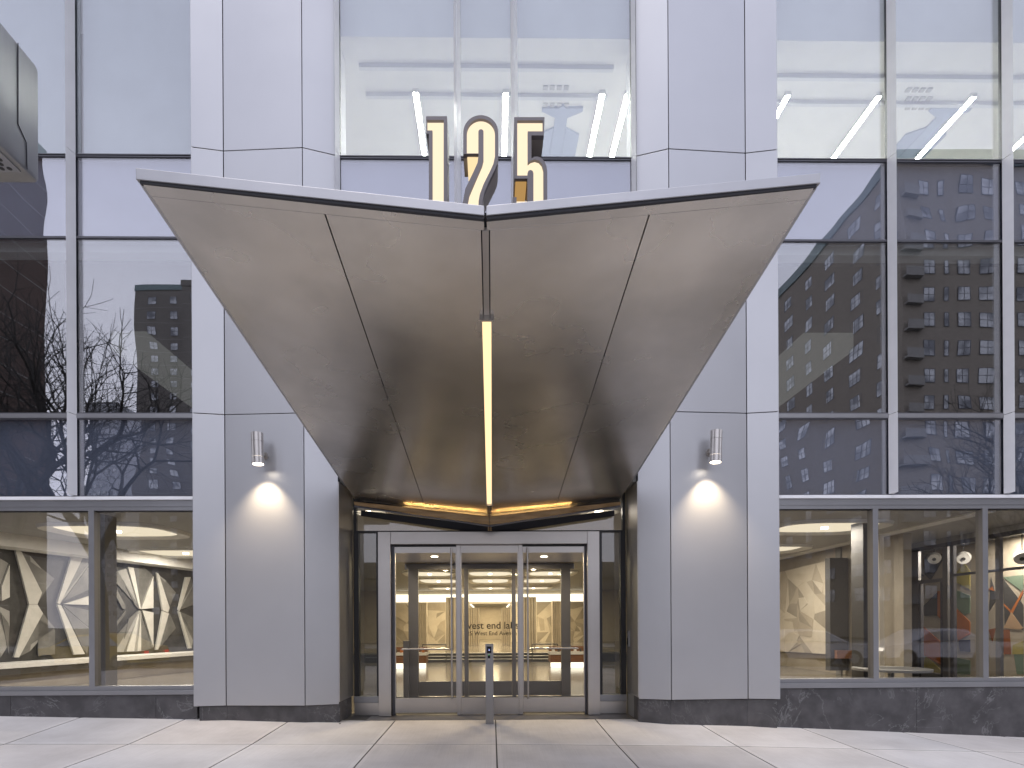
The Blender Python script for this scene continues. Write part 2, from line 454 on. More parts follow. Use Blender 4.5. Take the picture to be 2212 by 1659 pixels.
for i in range(-12, 12): b.box(i * 7, i * 7 + 3, -21.4, -21.25, RZ - .008, RZ - .004)
tag(b.build('lane_marking', M['paint']), kind='structure')
b = MB(); b.box(-12.1, 12.1, -12.75, -12.58, RZ - .1, EYE - 1.55); tag(b.build('kerb', M['kerb'], bevel=.015), kind='structure')
b = MB(); b.box(-300, 300, -37.9, -30, RZ - .1, RZ + .12); tag(b.build('far_pavement', M['kerb']), kind='structure')

# ------------------------------------------------------------------ the building
BL = empty('office_building', 'grey metal and glass office building with a recessed entrance between two faceted piers', 'building')

def panel(p0, p1, z0, z1, th, m, parent, name='panel', g=.005, bev=.003):
    """cladding panel between two plan points, outer face on the line, thickness inwards"""
    p0 = Vector((p0[0], p0[1], 0)); p1 = Vector((p1[0], p1[1], 0)); d = (p1 - p0).normalized()
    n = Vector((-d.y, d.x, 0))
    a = p0 + d * g; c = p1 - d * g
    poly = [a, c, c + n * th, a + n * th]
    return MB().zprism([(q.x, q.y) for q in poly], z0 + g, z1 - g).build(name, m, parent, bevel=bev)

def pier(us, ys, zb, zj1, zj2, flip):
    pts = [(X(u, y), y) for u, y in zip(us, ys)]
    core = [(x + (0.02 if k == 0 else (-.02 if k == len(pts) - 1 else 0)), y + .028) for k, (x, y) in enumerate(pts)]
    poly = core + [(core[-1][0], -.45), (core[0][0], -.45)]
    P = MB().zprism(poly, zb, TOP).build('pier', M['gap'], BL)
    for (a, c) in zip(pts, pts[1:]):
        for z0, z1 in ((zb, zj1), (zj1, zj2), (zj2, TOP)):
            panel(a, c, z0, z1, .024, M['panel'], P)
    # side return back to the glass
    o = pts[-1] if flip else pts[0]
    if flip: panel((o[0], o[1]), (o[0] + .0001, -.46), zb, TOP, .02, M['panel'], P, 'return_panel')
    else: panel((o[0], -.46), (o[0] + .0001, o[1]), zb, TOP, .02, M['panel'], P, 'return_panel')
    return P, pts
zbL = Z(1526, PF, 550); zbR = Z(1512, PF, 1550)
zj1L, zj2L = Z(892, PF, 560), Z(318, PF, 530)
zj1R, zj2R = Z(889, PF, 1550), Z(322, PF, 1550)
pierL, PLp = pier([415.5, 486.5, 657, 731], [PF, PM, PF, PB], zbL, zj1L, zj2L, False)
pierR, PRp = pier([1377.5, 1448.5, 1614, 1684], [PB, PF, PM, PF], zbR, zj1R, zj2R, True)

# stone plinths under the piers
def base_run(pts, z1, inset, parent):
    P = None
    for a, c in zip(pts, pts[1:]):
        o = panel((a[0], a[1] + inset), (c[0], c[1] + inset), EYE - 2.0, z1 - .004, .08, M['stone'], parent, 'stone_plinth', .0015, 0)
base_run([(PLp[0][0] + .06, PF)] + PLp[1:], zbL, .03, BL)
base_run(PRp[:-1] + [(PRp[-1][0] - .03, PF)], zbR, .03, BL)

# reveals of the entrance recess
RVL = [(PLp[-1][0] + .004, PB + .004), (X(762, 0), .0)]
RVR = [(X(1352, 0), .0), (PRp[0][0] - .004, PB + .004)]
zrt = Z(1040, G, 745)
rl = panel(RVL[0], RVL[1], zbL + .03, zrt, .03, M['reveal'], BL, 'reveal_panel', .002)
rr = panel(RVR[0], RVR[1], zbR + .02, zrt, .03, M['reveal'], BL, 'reveal_panel', .002)
for (p, q) in ((RVL[0], RVL[1]), (RVR[1], RVR[0])):
    panel_d = (Vector((*q, 0)) - Vector((*p, 0))).normalized()
base_run([(RVL[0][0] - .02, RVL[0][1]), (RVL[1][0] - .02, RVL[1][1] - .06)], zbL + .03, .01, BL)
base_run([(RVR[0][0] + .02, RVR[0][1] - .06), (RVR[1][0] + .02, RVR[1][1])], zbR + .02, .01, BL)
MB().box(RVL[0][0] - .2, RVL[1][0] - .08, -.44, .0, EYE - 2, zrt).build('reveal_core', M['gap'], BL)
MB().box(RVR[0][0] + .08, RVR[1][0] + .2, -.44, .0, EYE - 2, zrt).build('reveal_core', M['gap'], BL)

# heights shared by both wings
def zz(vl, vr, y=G, ul=300, ur=1800): return .5 * (Z(vl, y, ul) + Z(vr, y, ur))
zL1 = zz(337, 344); zL2 = zz(516, 517); zL3a = zz(895, 893); zL3b = zz(905, 902); zL4 = zz(1074, 1069); zL5 = zz(1082, 1076)
zHead = zz(1104, 1098)

def frame(x0, x1, z0, z1, y0, y1, w, m, parent, name='window', wt=None, wb=None):
    wt = w if wt is None else wt; wb = w if wb is None else wb
    b = MB()
    b.box(x0, x0 + w, y0, y1, z0, z1); b.box(x1 - w, x1, y0, y1, z0, z1)
    b.box(x0 + w, x1 - w, y0, y1, z1 - wt, z1); b.box(x0 + w, x1 - w, y0, y1, z0, z0 + wb)
    return b.build(name, m, parent)

def pane(x0, x1, z0, z1, y, m, parent, name='pane'):
    return MB().box(x0, x1, y - .006, y + .006, z0, z1).build(name, m, parent)

def vision(x0, x1, z0, z1, m, parent=None, w=.012):
    W = frame(x0, x1, z0, z1, G - .012, G + .06, w, M['dframe'], parent or BL)
    pane(x0 + w - .003, x1 - w + .003, z0 + w - .003, z1 - w + .003, G + .012, m, W)
    return W

def spandrel(x0, x1, z0, z1, back, w=.01):
    P = MB().box(x0 + .002, x1 - .002, G + .075, G + .11, z0, z1).build('spandrel_panel', back, BL)
    fr = frame(x0, x1, z0, z1, G - .010, G + .07, w, M['dframe'], P, 'frame')
    pane(x0 + w - .003, x1 - w + .003, z0 + w - .003, z1 - w + .003, G + .012, M['g_span'], P)
    return P

def fin(xc, z0, z1, hw=.035, ap=.14, half=0, cuts=()):
    """triangular projecting mullion; half = -1 / +1 keeps one flank"""
    zs = [z0] + [c for c in cuts if z0 < c < z1] + [z1]
    b = MB()
    for a, c in zip(zs, zs[1:]):
        if half == 0: poly = [(xc - hw, G - .013), (xc, G - ap), (xc + hw, G - .013)]
        elif half < 0: poly = [(xc - .012, G - .01), (xc - .008, G - ap + .03), (xc + hw, G - .013)]
        else: poly = [(xc - hw, G - .013), (xc + .008, G - ap + .03), (xc + .012, G - .01)]
        b.zprism(poly, a + .004, c - .004)
    o = b.build('mullion_fin', M['fin'], BL)
    MB().zprism([(xc - .02, G - .012), (xc, G - ap * .75), (xc + .02, G - .012)] if half == 0 else [(xc - .006, G - .012), (xc, G - .05), (xc + .006, G - .012)], z0 + .006, z1 - .006).build('fin_core', M['gap'], o)
    return o

xLp = PLp[0][0] - .004           # glass edge beside the left pier
xRp = PRp[-1][0] + .004
xfL = [X(163, G), X(163, G) - 1.53, X(163, G) - 3.06]
xfR = [X(1924, G), X(2172, G), X(2172, G) + 1.53]
cuts = [zL3a - .02, zL1]
for x in xfL + xfR: fin(x, zL4 + .01, TOP, cuts=cuts)
xc0, xc1 = X(739, G), X(1367, G)
xcf = [X(992.5, G), X(1115.5, G)]
zcB = EYE + 2.0
for x in xcf: fin(x, zcB, TOP, cuts=[zL1], hw=.045)
fin(xc0 - .03, zcB, TOP, cuts=[zL1], half=-1, hw=.03); fin(xc1 + .03, zcB, TOP, cuts=[zL1], half=1, hw=.03)

bays = [(xfL[2], xfL[1]), (xfL[1], xfL[0]), (xfL[0], xLp), (xRp, xfR[0]), (xfR[0], xfR[1]), (xfR[1], xfR[2])]
for k, (a, c) in enumerate(bays):
    left = k < 3
    vision(a, c, zL1, TOP, M['g_top'])
    spandrel(a, c, zL2, zL1 - .014, M['span_back_pale'])
    vision(a, c, zL3a, zL2 - .004, M['g_vision'])
    MB().box(a, c, G - .02, G + .06, zL3b, zL3a - .002).build('transom_bar', M['sframe'], BL)
    spandrel(a, c, zL4, zL3b - .002, M['span_back'])
cb = [xc0 - .02, xcf[0], xcf[1], xc1 + .02]
for a, c in zip(cb, cb[1:]):
    vision(a, c, zL1, TOP, M['g_top'])
    spandrel(a, c, zcB, zL1 - .014, M['span_back_pale'])
for (a, c) in ((xfL[2], xLp), (xRp, xfR[2])):
    MB().box(a, c, G - .035, G + .06, zL5, zL4 - .003).build('ledge', M['fin'], BL, bevel=.003)
    MB().box(a, c, G - .01, G + .10, zHead + .05, zL5 - .002).build('head_rail', M['sframe'], BL)

# storefronts at street level
SG = G + .05
def storefront(u_list, x_end, side):
    uref = 200 if side < 0 else 2000
    zs1 = Z(1491 if side < 0 else 1473, G, uref); zs0 = Z(1501 if side < 0 else 1484, G, uref)
    xs = u_list
    for a, c in zip(xs, xs[1:]):
        W = frame(a, c, zs1, zHead + .05, G - .002, G + .11, .036, M['sframe'], BL, 'storefront_window', wt=.05, wb=.05)
        MB().box(a + .036, c - .036, G + .03, G + .09, zHead - .012, zHead).build('head_gasket', M['black'], W)
        pane(a + .034, c - .034, zs1 + .048, zHead + .002, SG + .01, M['g_store'], W)
    MB().box(xs[0], xs[-1], G - .045, G + .1, zs0, zs1 - .002).build('window_sill', M['sframe'], BL, bevel=.004)
    n = 0
    x = xs[0]
    while x < xs[-1] - .02:
        w = min(1.86, xs[-1] - x)
        MB().box(x + .002, x + w - .002, G - .025, G + .1, EYE - 2.0, zs0 - .004).build('stone_plinth', M['stone'], BL)
        x += w
    return zs1
pit = 237.5 / 164.6
xm = X(198, G, 1300)
storefront([xm - 2 * pit, xm - pit, xm, xLp], xLp, -1)
xn = X(1892, G, 1300); xn2 = X(2129, G, 1300)
storefront([xRp, xn, xn2, xn2 + pit, xn2 + 2 * pit], 0, 1)

# floors, top slab and back of the building
BX0, BX1, BY = -12.0, 12.0, 30.0
LOBC = EYE + 1.9                 # lobby ceiling
MB().box(BX0, BX1, G + .14, BY, LOBC, EYE + 2.62).build('floor_slab', M['lgrey'], BL)
MB().box(BX0, BX1, G + .14, 9, EYE + 4.95, EYE + 5.42).build('floor_slab', M['white'], BL)
MB().box(BX0, BX1, G + .2, 9, EYE + 7.9, TOP).build('floor_slab', M['white'], BL)
MB().box(BX0, BX1, 9.02, 9.2, EYE + 2.62, TOP).build('back_wall', M['white'], BL)
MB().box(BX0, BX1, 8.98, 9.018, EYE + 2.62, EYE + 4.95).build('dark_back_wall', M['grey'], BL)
for x in (BX0 - .2, BX1): MB().box(x, x + .2, G + .14, BY, EYE - 2, TOP).build('side_wall', M['lgrey'], BL)
MB().box(BX0 - .2, BX1 + .2, BY, BY + .2, EYE - 2, TOP).build('rear_wall', M['lgrey'], BL)
MB().box(BX0 - .2, BX1 + .2, G - .1, 9.4, TOP, TOP + .3).build('sky_block_slab', M['lgrey'], BL)  # unseen slab added to keep sky light out of the rooms
MB().box(BX0, BX1, 9.2, BY, EYE + 2.62, EYE + 2.9).build('low_roof', M['lgrey'], BL)
# solid behind the piers on each floor
for P in (PLp, PRp):
    MB().box(P[0][0] + .02, P[-1][0] - .02, -.44, -.1, EYE + 2.62, TOP).build('pier_wall', M['white'], BL)
    MB().box(P[0][0] + .02, P[-1][0] - .02, -.44, .06, EYE - 2, LOBC).build('pier_wall', M['lgrey'], BL)

# upper floor rooms ------------------------------------------------
# partition walls between the rooms, so that the left bays show the added blinds and the rest lit offices
MB().box(xLp - .15, xLp + .6, -.09, 8.97, EYE + 5.42, EYE + 7.9).build('partition_wall', M['white'], BL)
for a, c in ((xfL[2], xfL[1]), (xfL[1], xfL[0]), (xfL[0], xLp)):
    MB().box(a + .02, c - .02, G + .16, G + .165, EYE + 5.5, TOP - .2).build('added_blind', M['blind'], BL)  # white sheets added behind the left panes to lift their brightness
ROOMC = EYE + 7.9
def linear_light(x, y0, y1):
    o = empty('linear_light', '', '', (x, y0, ROOMC))
    return o
def room_lights():
    g = 'linear lights on the upper floor ceiling'
    xs_ = [(-1.08, .28, 2.4, 'leftmost linear ceiling light, behind the digit 1'),
           (.25, .28, 2.4, 'linear ceiling light between the digits 2 and 5'),
           (1.68, .28, 2.4, 'linear ceiling light to the right of the digit 5'),
           (2.06, .28, 2.4, 'bright bar added for the reflection in the right jamb of the centre window'),  # stands in for a bright jamb reflection, no lamp hangs here
           (4.45, .28, 2.4, 'short visible end of a linear light beside the right pier'),
           (5.82, .28, 3.0, 'long slanting linear light in the first window right of the pier'),
           (7.25, .28, 1.6, 'short slanting linear light in the second window right of the pier'),
           (8.7, .28, 2.4, 'linear light in the rightmost window at the frame edge'),
           (7.2, 2.1, 4.4, 'farther linear light low in the second window right of the pier')]
    for x, y0, y1, lab in xs_:
        e = empty('linear_light', lab, 'ceiling light', (x, y0, ROOMC), g)
        child(MB().box(x - .045, x + .045, y0 - .012, y1 + .012, ROOMC - .055, ROOMC - .001).build('housing', M['white']), e)
        child(MB().box(x - .034, x + .034, y0, y1, ROOMC - .060, ROOMC - .0555).build('diffuser', M['tube']), e)
room_lights()
# recessed ceiling tray behind the centre window and its surround
MB().box(xc0 + .12, xc1 - .1, G + .55, G + .6, ROOMC - .06, ROOMC - .002).build('ceiling_trim', M['trim'], BL)
MB().box(xc0 + .12, xc1 - .1, G + .98, G + 1.03, ROOMC - .06, ROOMC - .002).build('ceiling_trim', M['trim'], BL)
MB().box(xRp, 11.8, G + .65, G + .70, ROOMC - .06, ROOMC - .002).build('ceiling_trim', M['trim'], BL)
MB().box(xRp, 11.8, G + 1.05, G + 1.10, ROOMC - .06, ROOMC - .002).build('ceiling_trim', M['trim'], BL)
for x in (-1.9, -1.5):
    MB().box(x - .02, x + .02, 2.0, 5.5, ROOMC - .04, ROOMC - .002).build('ceiling_trim', M['trim'], BL)
MB().box(-1.88, -1.52, 2.0, 5.4, ROOMC - .03, ROOMC - .002).build('air_grille', M['grey'], BL)
# T shaped plates fixed to the ceiling
def ceil_pt(u, v, dz=0):
    d = ray(u, v); t = (ROOMC - dz - CAM.z) / d.z; return CAM + d * t
def ceiling_plate(u, label):
    p = ceil_pt(u, 280)
    c = empty('ceiling_fixture', label, 'ceiling fixture', (p.x, p.y, ROOMC), 'T shaped fixtures on the upper floor ceiling')
    k = (u - 1062) / 1000
    def prof(pts, name, th):
        P = [ceil_pt(u + du - k * (v - 280), v) for du, v in pts]
        b = MB(); b.prism([Vector((q.x, q.y, ROOMC - .003)) for q in P], (0, 0, -th)); return child(b.build(name, M['tplate']), c)
    prof([(-13, 338), (13, 338), (13, 250), (-13, 250)], 'stem', .03)
    prof([(-13, 250), (13, 250), (44, 236), (44, 229), (8, 229), (0, 223), (-8, 229), (-44, 229), (-44, 236)], 'crossbar', .035)
    prof([(-40, 338), (-13.5, 338), (-13.5, 273), (-44, 288)], 'side_plate', .025)
    prof([(13.5, 338), (42, 338), (44, 288), (13.5, 273)], 'side_plate', .025)
M['tplate'] = mat('sky_tinted_plate', (.26, .30, .40), .6)  # sky reflection in the window glass is put into this blue
ceiling_plate(1208, 'sky tinted T shaped fixture on the ceiling beside the digit 5')
ceiling_plate(2008, 'sky tinted T shaped ceiling fixture in the second upper window right of the right pier')
def diffusers(u0, v0, du, dv, y):
    g = MB()
    for j in range(3):
        for i in range(4):
            z = ROOMC
            d = ray(u0 + i * du, v0 + j * dv); t = (z - CAM.z) / d.z; p = CAM + d * t
            g.box(p.x - .035, p.x + .035, p.y - .03, p.y + .03, z - .02, z - .002)
    return g.build('ceiling_diffusers', M['lgrey'], BL)
diffusers(1178, 188, 15, 19, 0); diffusers(1962, 193, 15, 19, 0)

M['band'] = emit('ceiling_band_glow', (1, .98, .9), .12)
# ceiling bands on the middle floor, lamp light on them put in as glow
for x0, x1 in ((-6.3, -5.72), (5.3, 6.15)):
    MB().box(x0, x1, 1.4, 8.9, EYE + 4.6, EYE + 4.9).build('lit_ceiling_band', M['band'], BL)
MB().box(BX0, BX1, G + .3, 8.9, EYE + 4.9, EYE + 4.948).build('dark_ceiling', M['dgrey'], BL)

# ------------------------------------------------------------------ lobby
LF = EYE - 1.31
lob = MB().box(BX0, BX1, G + .11, 11.3, LF - .2, LF).build('lobby_floor', M['floor'], BL)
LF2 = EYE - 1.03
LB = 24.0
for i, (y, z) in enumerate(((11.3, LF + .10), (11.62, LF + .19), (11.94, LF2))):
    MB().box(-3.4, 3.3, y, y + .02, LF - .2, z - .012).build('step_riser', M['dgrey'], BL)
    MB().box(-3.4, 3.3, y + .02 if i else y - .0, y + .34, z - .011, z).build('step_tread', M['lgrey'], BL) if False else None
    MB().box(-3.4, 3.3, y - .012, y + .33, z - .012, z).build('step_tread', M['lgrey'], BL)
MB().box(BX0, BX1, 12.27, BY, LF - .2, LF2 - .0).build('upper_lobby_floor', M['floor'], BL)
for s in (-1, 1): MB().box(s * 3.4, s * 12, 11.31, 12.26, LF - .2, LF2).build('lobby_plinth', M['dgrey'], BL)
# back wall with bright cove band
zbt = Z(1300, LB, 1062); zbb = Z(1284, LB, 1062)
cor0, cor1 = X(1013, LB), X(1102, LB)
MB().box(BX0, cor0, LB, LB + .2, LF2, LOBC).build('lobby_back_wall', M['cream'], BL)
MB().box(cor1, BX1, LB, LB + .2, LF2, LOBC).build('lobby_back_wall', M['cream'], BL)
zct = Z(1304, LB)
MB().box(cor0, cor1, LB, LB + .2, zct, LOBC).build('lobby_back_wall', M['cream'], BL)
for x0, x1 in ((X(846, LB), X(995, LB)), (X(995, LB), X(1120, LB)), (X(1120, LB), X(1262, LB))):
    MB().box(x0 + .02, x1 - .02, LB - .14, LB - .01, zbt, zbb).build('cove_band', M['covew'], BL)
# corridor beyond
MB().box(cor0 - .1, cor0, LB + .2, BY, LF2, zct).build('corridor_wall', M['taupe'], BL)
MB().box(cor1, cor1 + .1, LB + .2, BY, LF2, zct).build('corridor_wall', M['taupe'], BL)
MB().box(cor0, cor1, BY - .1, BY, LF2, zct).build('corridor_end_wall', M['cream'], BL)
MB().box(cor0, cor1, LB + .2, BY - .1, zct, zct + .05).build('corridor_ceiling', M['lgrey'], BL)
for x in (cor0 + .06, cor1 - .06):
    MB().box(x - .04, x + .04, LB + .25, BY - .15, zct - .05, zct - .002).build('corridor_light', M['covew'], BL)
# fluted pillars
def flutes(u0, u1, y, v_top, m, label):
    x0, x1 = X(u0, y, 1350), X(u1, y, 1350); z1 = Z(v_top, y)
    zb_ = LF2 if y > 12 else LF
    b = MB(); n = max(5, int((x1 - x0) / .13)); w = (x1 - x0) / n
    poly = [(x0, y + .3)]
    for i in range(n):
        poly += [(x0 + i * w + .004, y + .07), (x0 + i * w + .02, y), (x0 + (i + 1) * w - .02, y), (x0 + (i + 1) * w - .004, y + .07)]
    poly += [(x1, y + .3)]
    b.zprism(poly, zb_, z1)
    return tag(b.build('fluted_pillar', m), label, 'pillar', 'fluted pillars in the lobby')
flutes(903, 922, 15.5, 1301, M['sand'], 'outer fluted pillar seen through the left door leaf')
flutes(963, 1002, 15.0, 1290, M['taupe'], 'wide fluted pillar beside the left inner door post')
flutes(1129, 1159, 15.0, 1290, M['taupe'], 'wide fluted pillar behind the pull handle of the right door')
flutes(1193, 1211, 15.5, 1299, M['sand'], 'outer fluted pillar seen through the right door leaf')
flutes(1011, 1036, 19, 1313, M['sand'], 'fluted pillar at the left mouth of the corridor')
flutes(1083, 1104, 19, 1313, M['sand'], 'fluted pillar at the right mouth of the corridor')

# faceted stone panels on the back wall and lobby sides
def facets(name, label, a, c, uv, seeds, mats, depth=.05, group=None):
    """relief panel of irregular facets: Voronoi cells clipped in the panel's plane. uv: (u0,u1,vt0,vt1,vb0,vb1)"""
    u0, u1, t0, t1, b0, b1 = uv
    q = [ptp(u0, t0, a, c), ptp(u1, t1, a, c), ptp(u1, b1, a, c), ptp(u0, b0, a, c)]
    ex = (q[1] - q[0]).length; xd = Vector((q[1].x - q[0].x, q[1].y - q[0].y, 0)).normalized()
    o = q[3]; nrm = xd.cross(Vector((0, 0, 1)))
    if nrm.dot(CAM - o) < 0: nrm = -nrm
    rect = [((p - o).dot(xd), (p - o).z) for p in q]
    wmax = max(r[0] for r in rect); z0 = min(r[1] for r in rect); z1 = max(r[1] for r in rect)
    rnd = random.Random(len(label) + seeds)
    pts = [(rnd.uniform(0, wmax), rnd.uniform(z0, z1)) for _ in range(seeds)]
    b = MB()
    for i, p in enumerate(pts):
        poly = rect[:]
        for j, r in enumerate(pts):
            if i == j: continue
            mx, mz = (p[0] + r[0]) / 2, (p[1] + r[1]) / 2; nx, nz = r[0] - p[0], r[1] - p[1]
            new = []
            for k in range(len(poly)):
                A, B = poly[k], poly[(k + 1) % len(poly)]
                da = (A[0] - mx) * nx + (A[1] - mz) * nz; db = (B[0] - mx) * nx + (B[1] - mz) * nz
                if da <= 0: new.append(A)
                if (da < 0) != (db < 0):
                    t = da / (da - db); new.append((A[0] + (B[0] - A[0]) * t, A[1] + (B[1] - A[1]) * t))
            poly = new
            if len(poly) < 3: break
        if len(poly) < 3: continue
        # split the cell into two triangular halves of different tone
        cx = sum(t[0] for t in poly) / len(poly); cz = sum(t[1] for t in poly) / len(poly)
        k0 = rnd.randrange(len(poly)); h = len(poly) // 2
        rot = poly[k0:] + poly[:k0]
        for part in (rot[:h + 1], rot[h:] + rot[:1]):
            if len(part) < 3: continue
            dd = rnd.uniform(.2, 1) * depth
            P3 = [o + xd * s + Vector((0, 0, z)) for s, z in part]
            b.prism(P3, nrm * dd, rnd.randrange(len(mats)))
    return tag(b.build(name, mats), label, 'relief wall', group)
fm = [M['cream'], M['sand'], M['cream'], M['taupe']]
A_, B_ = (-12, LB - .05), (12, LB - .05)
g = 'faceted relief walls at the back of the lobby'
facets('relief_wall', 'faceted stone relief at the far left of the lobby back wall', A_, B_, (846, 902, 1301, 1301, 1394, 1394), 12, fm, .06, g)
facets('relief_wall', 'faceted stone relief between the two left fluted pillars', A_, B_, (923, 962, 1301, 1301, 1392, 1392), 9, fm, .06, g)
facets('relief_wall', 'faceted stone relief between the two right fluted pillars', A_, B_, (1160, 1192, 1300, 1300, 1390, 1390), 9, fm, .06, g)
facets('relief_wall', 'faceted stone relief at the far right of the lobby back wall', A_, B_, (1212, 1262, 1298, 1298, 1390, 1390), 12, fm, .06, g)
# beige faceted wall in the right storefront
XR = 8.72
facets('relief_wall', 'beige faceted relief wall in the first storefront window right of the entrance', (XR, 12), (XR, 4), (1660, 1790, 1242, 1211, 1406, 1413), 34, [M['cream'], M['cream'], M['sand'], M['cream'], M['taupe']], .022, 'faceted relief walls in the lobby')
def wall_panel(name, label, cat, pts, d, m, parent=None):
    o = MB().prism(pts, d).build(name, m, parent)
    return tag(o, label, cat)
# wall behind it, dark slab beside it
MB().box(XR + .12, XR + .3, 3.9, 11.3, LF, LOBC).build('lobby_side_wall', M['taupe'], BL)
y2 = 5.7
MB().box(X(1792, y2), X(1831, y2), y2, y2 + .2, LF + .12, Z(1205, y2, 1800)).build('dark_stone_slab', M['dgrey'], BL)
MB().box(X(1831, y2), X(1865, y2) + .15, y2 + .3, y2 + .5, LF, LOBC).build('lobby_side_wall', M['grey'], BL)
MB().box(X(1800, y2), X(1872, y2), y2 - .12, y2 - .02, LF + .42, LF + .62).build('wood_band', M['wood'], BL)
y2 = 2.4
MB().box(X(1864, y2), X(1884, y2), y2, y2 + .35, LF, LOBC).build('lobby_column', M['dgrey'], BL)
MB().box(X(1898, 4), X(1909, 4), 4.0, 4.3, LF, LOBC).build('lobby_column', M['cream'], BL)
# curved bulkhead band above the relief wall
b = MB(); bx = XR - .35
b.box(bx, bx + .3, 1.5, 11, Z(1236, 8, 1690) + .55, LOBC - .02); b.build('bulkhead', M['white'], BL)

# ------------------------------------------------------------------ lobby ceiling lights (oval recesses)
def oval(x, y, rx, ry, label):
    n = 32
    e = empty('oval_light', label, 'ceiling light', (x, y, LOBC), 'oval recessed lights in the lobby ceiling')
    b = MB(); ring = []
    def sup(t, r):
        c, s = math.cos(t), math.sin(t); p = .5
        return (math.copysign(abs(c) ** p, c) * r, math.copysign(abs(s) ** p, s))
    def loop(k, z): return [(x + math.copysign(abs(math.cos(t)) ** .6, math.cos(t)) * rx * k, y + math.copysign(abs(math.sin(t)) ** .6, math.sin(t)) * ry * k, z) for t in [2 * math.pi * i / n for i in range(n)]]
    L = [loop(1.12, LOBC - .002), loop(1.1, LOBC - .06), loop(1.0, LOBC - .06), loop(.9, LOBC - .012)]
    vs = sum(L, []); fs = [(k * n + i, k * n + (i + 1) % n, (k + 1) * n + (i + 1) % n, (k + 1) * n + i) for k in range(3) for i in range(n)]
    b.add(vs, fs); child(b.build('rim', M['white'], smooth=True), e)
    b = MB(); b.add(loop(.9, LOBC - .013), [tuple(range(n))]); child(b.build('diffuser', M['oval']), e)
    b = MB(); b.tube((x, y, LOBC - .05), (x, y, LOBC - .014), .07, n=12); child(b.build('downlight', M['down']), e)
names = {0: 'left', 1: 'middle', 2: 'right'}
for r, (y, ry, row) in enumerate(((12.9, 1.15, 'nearest'), (16.4, 1.45, 'second'), (21.4, 1.2, 'farthest'))):
    for c, x in enumerate((-2.3, -.05, 2.2)):
        oval(x, y, .86, ry, '%s oval ceiling light in the %s row seen through the doors' % (names[c], row))
oval(-7.4, 3.2, 1.1, .8, 'nearest oval ceiling light in the left storefront beside the pier')
oval(-7.9, 6.6, 1.1, .8, 'farther oval ceiling light in the left storefront')
oval(-2.05, 1.25, .32, .18, 'small oval ceiling light at the left end of the glass over the doors')
oval(1.78, 1.25, .32, .18, 'small oval ceiling light at the right end of the glass over the doors')
oval(6.6, 3.0, 1.0, .7, 'nearest oval ceiling light in the first right storefront window')
oval(6.9, 6.2, 1.0, .7, 'farther oval ceiling light in the first right storefront window')
def area(x, y, z, sx, sy, p, c=(1, .88, .68)):
    l = bpy.data.lights.new('downlight_lamp', 'AREA'); l.shape = 'RECTANGLE'; l.size = sx; l.size_y = sy; l.energy = p; l.color = c
    o = bpy.data.objects.new('downlight_lamp', l); COL.objects.link(o); o.location = (x, y, z)
    return o
WARM = (1, .79, .48); SOFTW = (1, .91, .79)
for x, y, p, c in ((-2.3, 12.9, 75, WARM), (-.05, 12.9, 75, WARM), (2.2, 12.9, 75, WARM), (-2.3, 16.4, 75, WARM), (-.05, 16.4, 75, WARM), (2.2, 16.4, 75, WARM),
                   (-2.3, 21.4, 130, WARM), (-.05, 21.4, 100, WARM), (2.2, 21.4, 130, WARM),
                   (-7.4, 3.2, 125, SOFTW), (-7.9, 6.6, 125, SOFTW), (6.6, 3.0, 70, SOFTW), (6.9, 6.2, 105, SOFTW), (11.2, 4, 62, SOFTW)):
    area(x, y, LOBC - .055, .16, .16, p, c)
area(-2.05, 1.25, LOBC - .055, .4, .25, 22, SOFTW); area(1.78, 1.25, LOBC - .055, .4, .25, 9, SOFTW)
area(-.05, 27, zct - .02, 1.0, 4, 110, WARM)
for x in (-2.4, 2.3): area(x, 6.0, LOBC - .03, .6, .6, 60, WARM)
# ------------------------------------------------------------------ left storefront interior
WA, WB = (-10.45, 3.2), (-8.75, 9.6)
wd = Vector((WB[0] - WA[0], WB[1] - WA[1], 0)).normalized(); wn = Vector((wd.y, -wd.x, 0))
A2 = (WA[0] - wd.x * 4, WA[1] - wd.y * 4)
MB().prism([Vector((A2[0], A2[1], LF)), Vector((WB[0], WB[1], LF)), Vector((WB[0], WB[1], LOBC)), Vector((A2[0], A2[1], LOBC))], -wn * .2).build('lobby_art_wall', M['fc'], BL)
WAo = (WA[0] + wn.x * .02, WA[1] + wn.y * .02); WBo = (WB[0] + wn.x * .02, WB[1] + wn.y * .02)
def c7(cx, cy): return (cx * .3334, 1060 + cy * .3334)
ART = empty('facet_mural', 'grey and cream relief of star shaped metal facets in the left storefront', 'wall relief', (WA[0], WA[1], LF))
def art(polys, m, d, name='facet'):
    for p in polys:
        P3 = [ptp(*c7(*q), WAo, WBo) for q in p]
        child(MB().prism(P3, wn * d).build(name, m), ART)
art([[(90, 385), (128, 395), (262, 660), (232, 735), (178, 735)], [(178, 737), (232, 737), (268, 795), (112, 1080), (80, 1080)],
     [(455, 425), (530, 430), (378, 735), (362, 727)], [(362, 738), (385, 742), (540, 1058), (470, 1062)],
     [(405, 735), (575, 680), (575, 740)], [(0, 620), (52, 480), (52, 690), (0, 715)],
     [(820, 495), (858, 500), (905, 765), (895, 765)], [(905, 768), (985, 555), (985, 760)], [(915, 775), (985, 790), (985, 1015)],
     [(895, 780), (860, 1040), (812, 1042)], [(905, 780), (905, 1038), (880, 1040)],
     [(1005, 530), (1020, 540), (1090, 760), (1080, 790), (1045, 775)], [(1045, 780), (1085, 795), (1015, 1030), (1000, 1030)],
     [(1195, 560), (1228, 560), (1155, 780), (1147, 770)], [(1147, 780), (1158, 785), (1232, 1020), (1212, 1022)]], M['fa'], .05)
